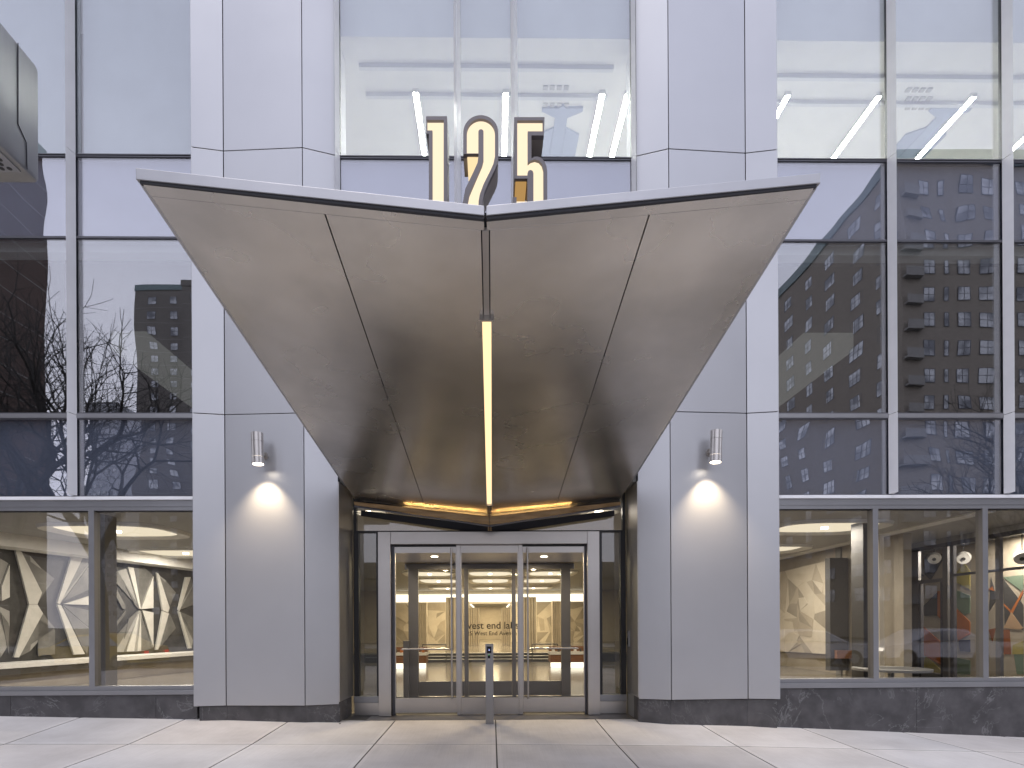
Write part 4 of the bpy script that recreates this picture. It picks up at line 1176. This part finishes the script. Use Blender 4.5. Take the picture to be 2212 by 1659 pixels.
# bronze strip at the back with an LED behind its upper edge
for s in (-1, 1):
    yb0 = -.42; 
    V = [Vector((sx(.002 * s), yb0, soff(0, yb0) - .058)), Vector((sx(.985 * s), yb0, soff(.985 * s, yb0) - .045)), Vector((sx(.985 * s), yb0 + .03, soff(.985 * s, yb0) - .085)), Vector((sx(.002 * s), yb0 + .03, soff(0, yb0) - .165))]
    child(MB().prism(V, (0, .02, .002)).build('back_strip', M['bronze']), CA)
    V = [Vector((sx(.002 * s), yb0 + .04, soff(0, yb0) - .182)), Vector((sx(.985 * s), yb0 + .04, soff(.985 * s, yb0) - .10))]
    child(MB().tube(V[0], V[1], .013, n=10).build('gasket_rail', M['dframe'], smooth=True), CA)
    V = [Vector((sx(.002 * s), -.02, soff(0, yb0) - .24)), Vector((sx(.985 * s), -.02, soff(.985 * s, yb0) - .16)), Vector((sx(.985 * s), -.02, soff(.985 * s, yb0) - .08)), Vector((sx(.002 * s), -.02, soff(0, yb0) - .12))]
    child(MB().prism(V, (0, .02, 0)).build('closure_plate', M['gap']), CA)
    yl = yb0 + .023
    V = [Vector((sx(.002 * s), yb0 + .06, soff(0, yb0 + .06) - .17)), Vector((sx(.985 * s), yb0 + .06, soff(.985 * s, yb0 + .06) - .095)), Vector((sx(.985 * s), yb0 + .06, soff(.985 * s, yb0 + .06) - .004)), Vector((sx(.002 * s), yb0 + .06, soff(0, yb0 + .06) - .004))]
    child(MB().prism(V, (0, .01, 0)).build('spill_baffle', M['gap']), CA)  # unseen baffle added to keep LED spill off the closure plate
    for k in range(1):
        sa, sb = .03 * s, .62 * s
        V = [Vector((sx(sa), yl, soff(sa, yl) - .068)), Vector((sx(sb), yl, soff(sb, yl) - .060)), Vector((sx(sb), yl + .014, soff(sb, yl) - .060)), Vector((sx(sa), yl + .014, soff(sa, yl) - .068))]
        child(MB().prism(V, (0, 0, .004)).build('cove_led', M['cove']), CA)
child(MB().tube((xcn - .012, -.33, soff(0, -.42) - .24), (xcn - .012, -.33, soff(0, -.42) - .13), .011, n=8).build('hanger', M['bronze']), CA)
child(MB().tube((xcn + .018, -.33, soff(0, -.42) - .24), (xcn + .018, -.33, soff(0, -.42) - .13), .011, n=8).build('hanger', M['bronze']), CA)

# ------------------------------------------------------------------ lit digits on the canopy
DY = CF + .17
def c6(cx, cy): return (898.6 + cx * .14583, 230.4 + cy * .14583)
def arc(cx, cy, rx, ry, a0, a1, n=12): return [(cx + rx * math.cos(R(a0 + (a1 - a0) * i / n)), cy - ry * math.sin(R(a0 + (a1 - a0) * i / n))) for i in range(n + 1)]
def outline_mesh(name, loops, y, ext, m):
    cu = bpy.data.curves.new(name, 'CURVE'); cu.dimensions = '2D'; cu.fill_mode = 'BOTH'; cu.extrude = 0
    for L in loops:
        sp_ = cu.splines.new('POLY'); sp_.points.add(len(L) - 1)
        for k, q in enumerate(L):
            p = pt(*c6(*q), y); sp_.points[k].co = (p.x, p.z, 0, 1)
        sp_.use_cyclic_u = True
    o = bpy.data.objects.new(name, cu); COL.objects.link(o); bpy.context.view_layer.update()
    me = bpy.data.meshes.new_from_object(o); bpy.data.objects.remove(o)
    bm = bmesh.new(); bm.from_mesh(me)
    bmesh.ops.remove_doubles(bm, verts=bm.verts, dist=1e-5)
    for v in bm.verts: v.co = (v.co.x, y, v.co.y)
    r = bmesh.ops.extrude_face_region(bm, geom=bm.faces[:])
    for v in [q for q in r['geom'] if isinstance(q, bmesh.types.BMVert)]: v.co.y += ext
    bmesh.ops.recalc_face_normals(bm, faces=bm.faces)
    bm.to_mesh(me); bm.free(); me.materials.clear(); me.materials.append(m)
    o = bpy.data.objects.new(name, me); COL.objects.link(o)
    return o
BOT = 1640
one_o = [(150, 140), (460, 140), (460, BOT), (190, BOT), (190, 400), (150, 400)]
one_i = [(165, 197), (410, 197), (410, BOT - 40), (243, BOT - 40), (243, 352), (165, 352)]
two_o = [(700, 700), (700, 385)] + arc(960, 385, 260, 260, 180, 0, 18)[1:-1] + [(1220, 385), (1220, 740), (1205, 840), (1170, 930), (1080, 1110), (1010, 1270), (988, 1380), (985, BOT), (690, BOT), (692, 1420), (730, 1215), (850, 970), (912, 830), (926, 720), (926, 700)]
two_i = [(752, 692), (752, 385)] + arc(961, 385, 209, 209, 180, 0, 18)[1:-1] + [(1170, 385), (1170, 740), (1145, 850), (1100, 950), (1000, 1150), (945, 1300), (927, 1400), (925, BOT - 40), (758, BOT - 40), (765, 1430), (790, 1300), (880, 1090), (980, 860), (1000, 780), (1000, 372)] + arc(962, 372, 38, 38, 0, 180, 8)[1:-1] + [(924, 372), (924, 692)]
five_o = [(1455, 155), (1905, 155), (1895, 425), (1710, 425), (1710, 765), (1750, 742), (1800, 737), (1860, 760), (1905, 815), (1935, 885), (1945, 960), (1945, BOT), (1430, BOT), (1430, 1340), (1490, 1340), (1490, 1500), (1650, 1500), (1650, 1065), (1455, 1065)]
five_i = [(1500, 203), (1878, 203), (1878, 365), (1655, 365), (1655, 835), (1700, 800), (1760, 783), (1820, 800), (1865, 850), (1888, 930), (1890, BOT - 40), (1740, BOT - 40), (1740, 985), (1728, 950), (1695, 936), (1665, 950), (1652, 985), (1650, 1020), (1500, 1020)]
def rev(L): return list(reversed(L))
DEP = .165
def digit(lab, o_, i_, extra=None):
    xs_ = [pt(*c6(*q), DY).x for q in o_]
    e = empty('sign_digit', lab, 'sign digit', (sum(xs_) / len(xs_), DY + .08, Z(445, DY)), 'lit house number digits on the canopy')
    child(outline_mesh('casing', [o_, rev(i_)], DY, .03, M['lcase']), e)
    child(outline_mesh('return_box', [o_], DY + .031, DEP, M['lret']), e)
    child(outline_mesh('lit_face', [i_], DY + .018, .011, M['lface']), e)
    return e
d1 = digit('lit digit 1 in a grey metal casing, left of the canopy fold', one_o, one_i)
d2 = digit('lit digit 2 in a grey metal casing, at the canopy fold', two_o, two_i)
d5 = digit('lit digit 5 in a grey metal casing, right of the canopy fold', five_o, five_i)
# glow plates under two stroke ends, and the lit start of the lower hook
def under(q0, q1, m, par, name, ya_=.02, yb_=.19):
    a = pt(*c6(*q0), DY); c = pt(*c6(*q1), DY)
    child(MB().box(a.x, c.x, DY + ya_, DY + yb_, a.z - .004, a.z - .001).build(name, m), par)
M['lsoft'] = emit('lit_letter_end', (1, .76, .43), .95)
M['lamber'] = emit('amber_spill_glow', (1, .58, .2), .42)  # warm light falling on the underside of the 5, put in as glow
under((758, 701), (922, 701), M['lsoft'], d2, 'lit_end')
under((1475, 1066), (1640, 1066), M['lamber'], d5, 'lit_end')
a = pt(*c6(1490, 1396), DY); c = pt(*c6(1648, 1500), DY)
child(MB().box(a.x, c.x, DY + .004, DY + .03, c.z, a.z).build('hook_face', M['lface']), d5)

# ------------------------------------------------------------------ wall lights
def wall_light(u, v, um, vm, tgt_du, lab, pierpts):
    """u,v: photo centre of the cylinder; um,vm: bracket on the wall"""
    yw = PM - .02 if um < 1000 else PM - .02
    # find the wall depth at um
    seg = (PLp[1], PLp[2]) if um < 1000 else (PRp[1], PRp[2])
    w = ptp(um, vm, seg[0], seg[1])
    yc = w.y - .21
    ct = pt(u, 936 if um < 1000 else 931, yc); cb_ = pt(u + (2 if um < 1000 else -2), 1003 if um < 1000 else 999, yc - .012)
    e = empty('wall_light', lab, 'wall light', w, 'cylinder wall lights on the two piers')
    ax = (cb_ - ct).normalized()
    r = .072
    b = MB(); b.tube(ct, ct + ax * .105, r, n=28); child(b.build('cap', M['steel'], smooth=True), e)
    b = MB(); b.tube(ct + ax * .107, cb_ - ax * .09, r * .985, n=28, caps=True); child(b.build('cylinder', M['steel'], smooth=True), e)
    b = MB(); b.tube(cb_ - ax * .088, cb_, r, n=28, caps=False); b.tube(cb_, cb_ - ax * .06, r * .94, r * .94, n=28, caps=False)
    child(b.build('shroud', M['steel'], smooth=True), e)
    b = MB(); b.tube(cb_ - ax * .02, cb_ - ax * .012, r * .93, n=28); child(b.build('lens', M['spotl']), e)
    m_ = ct + (cb_ - ct) * .62
    b = MB(); k = Vector((m_.x, w.y, w.z))
    b.tube(k, k + Vector((0, -.025, 0)), .05, .045, 20); b.tube(k + Vector((0, -.02, 0)), (m_.x, m_.y + .06, m_.z), .02, n=10)
    b.box(m_.x - .018, m_.x + .018, m_.y + .06, m_.y + .12, m_.z - .035, m_.z + .035)
    child(b.build('bracket', M['steel'], smooth=True), e)
    l = bpy.data.lights.new('wall_light_lamp', 'SPOT'); l.energy = 120; l.color = (1, .80, .54); l.spot_size = R(88); l.spot_blend = 1.0; l.shadow_soft_size = .03
    o = bpy.data.objects.new('wall_light_lamp', l); COL.objects.link(o)
    o.location = cb_ + ax * .01
    d = Vector((0, .22, -1)).normalized()
    o.rotation_euler = d.to_track_quat('-Z', 'Y').to_euler()
wall_light(555.5, 970, 575, 985, 0, 'steel cylinder wall light on the left pier, throwing light down', PLp)
wall_light(1547.5, 967, 1533, 978, 0, 'steel cylinder wall light on the right pier, throwing light down', PRp)

# ------------------------------------------------------------------ equipment box at the upper left
by1 = -8 + 3.2
xb_ = X(87.5, by1, 250)
zb0 = Z(400, by1, 87); zb1 = Z(148, by1, 87)
by0 = by1 - 1.1
EB = empty('equipment_box', 'brushed grey metal housing with rounded edges and round vent holes underneath', 'equipment box', (xb_ - .45, by1 - .4, zb0))
b = MB(); b.box(xb_ - .85, xb_, by0, by1, zb0, zb1)
o = b.build('housing', M['box'], bevel=.028, smooth=True); child(o, EB)
# recessed underside tray
child(MB().box(xb_ - .80, xb_ - .03, by0 + .06, by1 - .098, zb0 - .006, zb0 - .0005).build('vent_tray', M['sframe']), EB)
b = MB()
for i in range(14):
    for j in range(16):
        px = xb_ - .072 - i * .040 - (.020 if j % 2 else 0); py = by1 - .122 - j * .030
        b.tube((px, py, zb0 - .0075), (px, py, zb0 - .0062), .0125, n=12)
child(b.build('vent_holes', M['black']), EB)
def sp3(u, v): p = ptx(u, v, xb_ + .0015); return p
path = [sp3(39, 93), sp3(39, 268), sp3(57, 308), sp3(58.5, 366)]
b = MB()
for a, c in zip(path, path[1:]): b.tube(a, c, .0022, n=6)
child(b.build('seam', M['gap']), EB)
px, py = xb_ - .62, by1 - .75
child(MB().tube((px, py, EYE - 1.6), (px, py, zb0 - .008), .07, .06, 20).build('pole', M['box'], smooth=True), EB)

# ------------------------------------------------------------------ the street behind the camera (seen mirrored in the glass)
def mir(u, v, zv):
    """real place of what the glass shows at u, v, zv metres deep in the mirror world"""
    p = pt(u, v, zv - 8); return Vector((p.x, 2 * G - p.y, p.z))

def make_window_mesh(w, h, panes=2):
    b = MB(); t = .05
    b.box(-w / 2, w / 2, -.05, .0, -h / 2, -h / 2 + t, 0); b.box(-w / 2, w / 2, -.05, 0, h / 2 - t, h / 2, 0)
    n = panes
    for i in range(n + 1):
        x = -w / 2 + (w - t) * i / n; b.box(x, x + t, -.05, 0, -h / 2 + t, h / 2 - t, 0)
    b.box(-w / 2 + t, w / 2 - t, -.045, -.005, -.025, .025, 0)
    b.box(-w / 2 + t, w / 2 - t, -.03, -.02, -h / 2 + t, h / 2 - t, 1)
    return b

def building(label, x0, x1, y0, y1, z0, z1, wall, faces, storey=2.85, parapet=None):
    """block building; faces: list of (axis side, columns [(offset, width, panes)], balcony ranges)"""
    e = empty('apartment_building', label, 'apartment building', ((x0 + x1) / 2, (y0 + y1) / 2, z0))
    child(MB().box(x0, x1, y0, y1, z0, z1).build('wall', wall), e)
    child(MB().box(x0 - .15, x1 + .15, y0 - .15, y1 + .15, z1 + .01, z1 + 1.3).build('parapet', parapet or wall), e)
    count = 0; rest = MB()
    protos = {}
    for (side, cols, balcs, bands) in faces:
        ns = int((z1 - z0 - 3) / storey)
        for k in range(ns):
            zc = z1 - 2.3 - k * storey
            for (off, w, pn) in cols:
                if side == 'front': loc = (x0 + off, y1 + .03, zc); rot = 0
                elif side == 'left': loc = (x0 - .03, y1 - off, zc); rot = R(90)
                else: loc = (x1 + .03, y1 - off, zc); rot = R(-90)
                mb = make_window_mesh(w, 1.5, pn)
                if count < 95:
                    if (w, pn) not in protos:
                        o = mb.build('window', [M['dframe'], M['winp']]); protos[(w, pn)] = o.data
                    else:
                        o = bpy.data.objects.new('window', protos[(w, pn)]); COL.objects.link(o)
                    o.location = Vector(loc) - e.location; o.rotation_euler = (random.uniform(-.01, .01), 0, rot + (math.pi if side == 'front' else 0) + random.uniform(-.02, .02)); o.parent = e
                    count += 1
                else:
                    mt = Matrix.Translation(loc) @ Matrix.Rotation(rot + (math.pi if side == 'front' else 0) + random.uniform(-.02, .02), 4, 'Z')
                    off_ = len(rest.v); rest.v += [tuple(mt @ Vector(v)) for v in mb.v]
                    rest.f += [[off_ + i for i in f] for f in mb.f]; rest.m += mb.m
            for (a, c) in balcs:
                b = MB()
                if side == 'front': b.box(x0 + a, x0 + c, y1 + .02, y1 + .6, zc - 1.25, zc - 1.1); b.box(x0 + a, x0 + c, y1 + .55, y1 + .6, zc - 1.1, zc - .3)
                elif side == 'left': b.box(x0 - 1.2, x0 - .02, y1 - c, y1 - a, zc - 1.25, zc - 1.05); b.box(x0 - 1.2, x0 - 1.15, y1 - c, y1 - a, zc - 1.05, zc - .15)
                else: b.box(x1 + .02, x1 + 1.2, y1 - c, y1 - a, zc - 1.25, zc - 1.05); b.box(x1 + 1.15, x1 + 1.2, y1 - c, y1 - a, zc - 1.05, zc - .15)
                child(b.build('balcony', M['balc']), e)
            if bands:
                for f_ in (('front', 'right', 'left') if bands == 2 else (side,)):
                    pass
                zb_2 = zc - 1.42
                if side == 'right': child(MB().box(x1 + .005, x1 + .03, y0, y1, zb_2, zb_2 + .10).build('floor_band', M['balc']), e)
                elif side == 'left': child(MB().box(x0 - .03, x0 - .005, y0, y1, zb_2, zb_2 + .10).build('floor_band', M['balc']), e)
                else: child(MB().box(x0, x1, y1 + .005, y1 + .03, zb_2, zb_2 + .10).build('floor_band', M['balc']), e)
    if rest.f:
        o = child(rest.build('more_windows', [M['dframe'], M['winp']]), e); o['kind'] = 'stuff'
    return e

GZ = RZ
# large tan block on the right
p = mir(1940, 350, 58); q = mir(1690, 660, 88)
bx, byf = p.x, p.y
building('large tan brick apartment block across the street mirrored in the right windows', bx, bx + 46, byf - 34, byf, GZ, p.z, M['brick_tan'],
         [('front', [(3.2, 1.3, 2), (5.1, .5, 1), (6.9, 1.3, 2), (9.5, 1.9, 2), (13.6, 1.9, 2), (18.6, 1.9, 2), (24, 1.9, 2)], [(.2, 2.2)], 0),
          ('left', [(2.2, 2.2, 3), (6.6, 2.2, 3), (12.0, 2.2, 3), (17.0, 1.6, 2), (22.0, 2.2, 3), (27.0, 1.6, 2), (31, 1.6, 2)], [], 0)], 2.85, M['copper'])
# red brown block on the left, its long side facing the street gap
p = mir(96, 348, 66)
building('red brown brick block with pale floor lines mirrored at the far left', p.x - 20, p.x, p.y, p.y + 34, GZ, p.z, M['brick_red'],
         [('right', [(1.6, 1.5, 2), (4.2, 1.5, 2), (12.0, 1.5, 2), (20.0, 1.5, 2)], [], 1)], 2.85, M['copper'])
# slab tower in the gap
p = mir(297, 632, 120); q = mir(470, 632, 120)
building('slim grey brown tower mirrored left of the left pier', p.x, q.x, p.y - 18, p.y, GZ, p.z, M['brick_grey'],
         [('front', [(3.4, 1.5, 2), (7.4, 1.5, 2)], [], 1)], 2.85, M['copper'])
p = mir(392, 622, 112); q = mir(480, 622, 112)
building('taller grey brown wing beside the slim mirrored tower', p.x, q.x, p.y - 18, p.y, GZ, p.z, M['brick_grey'], [('front', [(2.6, 2.0, 2)], [], 1), ('left', [(4, 2, 2)], [], 0)])
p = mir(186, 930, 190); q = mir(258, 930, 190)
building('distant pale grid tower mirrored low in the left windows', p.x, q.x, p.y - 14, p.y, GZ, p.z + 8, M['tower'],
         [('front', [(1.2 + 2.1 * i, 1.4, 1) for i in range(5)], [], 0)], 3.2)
p = mir(200, 850, 240); q = mir(245, 850, 240)
building('distant brown gabled block mirrored behind the bare tree', p.x, q.x, p.y - 14, p.y, GZ, p.z - 5, M['brick_grey'], [('front', [(3, 2, 2), (6, 2, 2)], [], 0)], 3.2)
# unseen low block added across the street, cuts the sky wash in the glass
building('unseen low grey brick block added across the street to hold back sky reflections', -14, 26, -62, -38, GZ, GZ + 5.5, M['brick_grey'], [('front', [(2 + 3.6 * i, 1.8, 2) for i in range(11)], [], 1)], 3.1)

# bare trees on the pavement behind the camera
def bare_tree(x, y, h, seed, label):
    rnd = random.Random(seed)
    z0 = ground(x, y) if -12 < x < 12 else RZ + .1
    tr = MB(); br = MB()
    def grow(p, d, L, r, depth):
        n = 3 if depth < 3 else 2
        q = p
        for i in range(n):
            d2 = (d + Vector((rnd.gauss(0, .13), rnd.gauss(0, .13), rnd.gauss(.02, .1)))).normalized()
            qn = q + d2 * (L / n); rr = r * (1 - .34 * (i + 1) / n); r_ = r * (1 - .34 * i / n)
            (tr if depth == 0 else br).tube(q, qn, r_, rr, 8 if depth < 2 else (5 if depth < 4 else 3), caps=False)
            q, d = qn, d2
            if depth >= 1 and depth < 6 and rnd.random() < .7:
                a = rnd.uniform(0, 6.28); perp = d.orthogonal().normalized(); perp = Matrix.Rotation(a, 3, d) @ perp
                grow(q, (d * .75 + perp * .8 + Vector((0, 0, .12))).normalized(), L * rnd.uniform(.5, .75), rr * .6, depth + 1)
        if depth < 6:
            k = 3 if depth == 0 else 2
            a0 = rnd.uniform(0, 6.28)
            for i in range(k):
                a = a0 + 6.28 * i / k + rnd.uniform(-.4, .4); perp = d.orthogonal().normalized(); perp = Matrix.Rotation(a, 3, d) @ perp
                sp_ = rnd.uniform(.45, .8)
                grow(q, (d + perp * sp_ + Vector((0, 0, .1))).normalized(), L * rnd.uniform(.62, .85), r * .6, depth + 1)
    e = empty('bare_tree', label, 'tree', (x, y, z0))
    grow(Vector((x, y, z0 - .1)), Vector((rnd.uniform(-.05, .05), 0, 1)), h * .30, h * .0185, 0)
    child(tr.build('trunk', M['bark'], smooth=True), e); child(br.build('branches', M['bark'], smooth=True), e)
t_ = mir(62, 1300, 18)
bare_tree(t_.x, t_.y, 14.0, 3, 'bare street tree with a forked trunk mirrored in the left windows')
t_ = mir(215, 1300, 19)
bare_tree(t_.x, t_.y, 13.5, 21, 'second bare street tree mirrored behind the first at the left')
t_ = mir(2290, 1300, 22)
bare_tree(t_.x, t_.y, 12.0, 5, 'bare street tree mirrored faintly in the right storefront')

# parked and passing cars behind the camera
def car(x, y, colr, label, flip=1, tail=True):
    m = mat('car_paint', colr, .3, .3, spec=.6)
    z = RZ
    e = empty('car', label, 'car', (x, y, z), 'cars in the street mirrored in the storefront glass')
    prof = [(-2.2, .35), (-2.28, .55), (-2.2, .82), (-1.3, .95), (-.55, 1.38), (.2, 1.46), (1.0, 1.42), (1.65, 1.02), (2.15, .95), (2.25, .6), (2.18, .35)]
    b = MB(); secs = []
    for w, k in ((-.9, .93), (-.82, 1), (.82, 1), (.9, .93)):
        secs.append([(x + flip * px, y + w * (1 - .16 * max(0, (pz - .9)) / .5), z + (.35 + (pz - .35) * k)) for px, pz in prof])
    n = len(prof); vs = sum(secs, [])
    fs = [(k * n + i, k * n + (i + 1) % n, (k + 1) * n + (i + 1) % n, (k + 1) * n + i) for k in range(3) for i in range(n)]
    fs += [tuple(range(n)), tuple(range(4 * n - 1, 3 * n - 1, -1))]
    b.add(vs, fs); child(b.build('body', m, smooth=True), e)
    for sy in (-1, 1):
        yy = y + sy * .895
        g_ = [(-1.05, .98), (-.5, 1.32), (.25, 1.38), (.95, 1.34), (1.4, 1.0)]
        P = [Vector((x + flip * a, y + sy * (.92 - .17 * max(0, c - .9) / .5), z + c)) for a, c in g_]
        child(MB().prism(P, (0, sy * .012, 0)).build('side_window', M['winp']), e)
        for wx in (-1.4, 1.4):
            w_ = MB(); w_.tube((x + wx, yy - sy * .2, z + .33), (x + wx, yy + sy * .02, z + .33), .33, n=24)
            wo = child(w_.build('wheel', M['tyre'], smooth=True), e)
            child(MB().tube((x + wx, yy + sy * .021, z + .33), (x + wx, yy + sy * .03, z + .33), .2, n=16).build('rim', M['sframe']), e)
        child(MB().box(x + flip * 2.235, x + flip * 2.29, y + sy * .62 - .09, y + sy * .62 + .09, z + .68, z + .78).build('tail_light', M['tail']), e)
        child(MB().box(x - flip * 2.24, x - flip * 2.30, y + sy * .6 - .14, y + sy * .6 + .14, z + .6, z + .72).build('headlight', M['headl']), e)
car(-15.5, -15.5, (.55, .36, .03), 'yellow cab mirrored at the far left of the storefront')
car(-9.0, -16.2, (.3, .3, .32), 'grey car mirrored in the left storefront beside the mullion', -1)
car(12.5, -15.5, (.5, .5, .52), 'silver car mirrored in the first right storefront window', -1)
car(17.5, -15.5, (.6, .6, .62), 'white car mirrored in the second right storefront window', 1)

# ------------------------------------------------------------------ sky and sun
w = bpy.data.worlds.new('World'); scene.world = w; w.use_nodes = True
nt = w.node_tree; nt.nodes.clear()
out = nt.nodes.new('ShaderNodeOutputWorld'); bg = nt.nodes.new('ShaderNodeBackground')
sky = nt.nodes.new('ShaderNodeTexSky'); sky.sky_type = 'NISHITA'; sky.sun_disc = False
SUN_EL, SUN_AZ = R(72), R(200)
sky.sun_elevation = SUN_EL; sky.sun_rotation = SUN_AZ; sky.air_density = 1.6; sky.dust_density = 3
# overcast: clouds laid over the clear sky
tc = nt.nodes.new('ShaderNodeTexCoord')
n1 = nt.nodes.new('ShaderNodeTexNoise'); n1.inputs['Scale'].default_value = 2.2; n1.inputs['Detail'].default_value = 5
mp = nt.nodes.new('ShaderNodeMapping'); mp.inputs['Scale'].default_value = (1, 1, 2.2)
nt.links.new(tc.outputs['Generated'], mp.inputs['Vector']); nt.links.new(mp.outputs[0], n1.inputs['Vector'])
sx_ = nt.nodes.new('ShaderNodeSeparateXYZ'); nt.links.new(tc.outputs['Generated'], sx_.inputs[0])
cr = nt.nodes.new('ShaderNodeValToRGB'); E_ = cr.color_ramp.elements
E_[0].position = 0; E_[0].color = (13.5, 13.6, 15.5, 1)
E_[1].position = 1; E_[1].color = (8.0, 8.9, 12.0, 1)
e_ = E_.new(.42); e_.color = (13.7, 13.9, 16.2, 1)
e_ = E_.new(.72); e_.color = (11.2, 11.7, 14.8, 1)
nt.links.new(sx_.outputs['Z'], cr.inputs['Fac'])
mr = nt.nodes.new('ShaderNodeMapRange'); mr.inputs['From Min'].default_value = .3; mr.inputs['From Max'].default_value = .7
mr.inputs['To Min'].default_value = .86; mr.inputs['To Max'].default_value = 1.1
nt.links.new(n1.outputs['Fac'], mr.inputs['Value'])
vs_ = nt.nodes.new('ShaderNodeVectorMath'); vs_.operation = 'SCALE'
nt.links.new(cr.outputs[0], vs_.inputs[0]); nt.links.new(mr.outputs[0], vs_.inputs['Scale'])
mx = nt.nodes.new('ShaderNodeMix'); mx.data_type = 'RGBA'; mx.inputs['Factor'].default_value = .85
nt.links.new(sky.outputs[0], mx.inputs['A']); nt.links.new(vs_.outputs[0], mx.inputs['B'])
nt.links.new(mx.outputs['Result'], bg.inputs['Color']); bg.inputs['Strength'].default_value = .1
nt.links.new(bg.outputs[0], out.inputs['Surface'])
sd = bpy.data.lights.new('sun', 'SUN'); sd.energy = .8; sd.angle = R(25); sd.color = (1, .95, .9)
so = bpy.data.objects.new('sun', sd); COL.objects.link(so)
dirv = Vector((math.sin(SUN_AZ) * math.cos(SUN_EL), math.cos(SUN_AZ) * math.cos(SUN_EL), math.sin(SUN_EL)))
so.rotation_euler = (-dirv).to_track_quat('-Z', 'Y').to_euler(); so.location = (0, -20, 30)

scene.view_settings.view_transform = 'Standard'; scene.view_settings.look = 'None'
scene.view_settings.exposure = .17; scene.view_settings.gamma = 1
scene.render.engine = 'CYCLES'
cy = scene.cycles
cy.use_denoising = True
try: cy.denoiser = 'OPENIMAGEDENOISE'
except Exception: pass
cy.max_bounces = 10; cy.diffuse_bounces = 4; cy.glossy_bounces = 5; cy.transparent_max_bounces = 20; cy.transmission_bounces = 4
cy.sample_clamp_indirect = 6; cy.caustics_reflective = False; cy.caustics_refractive = False
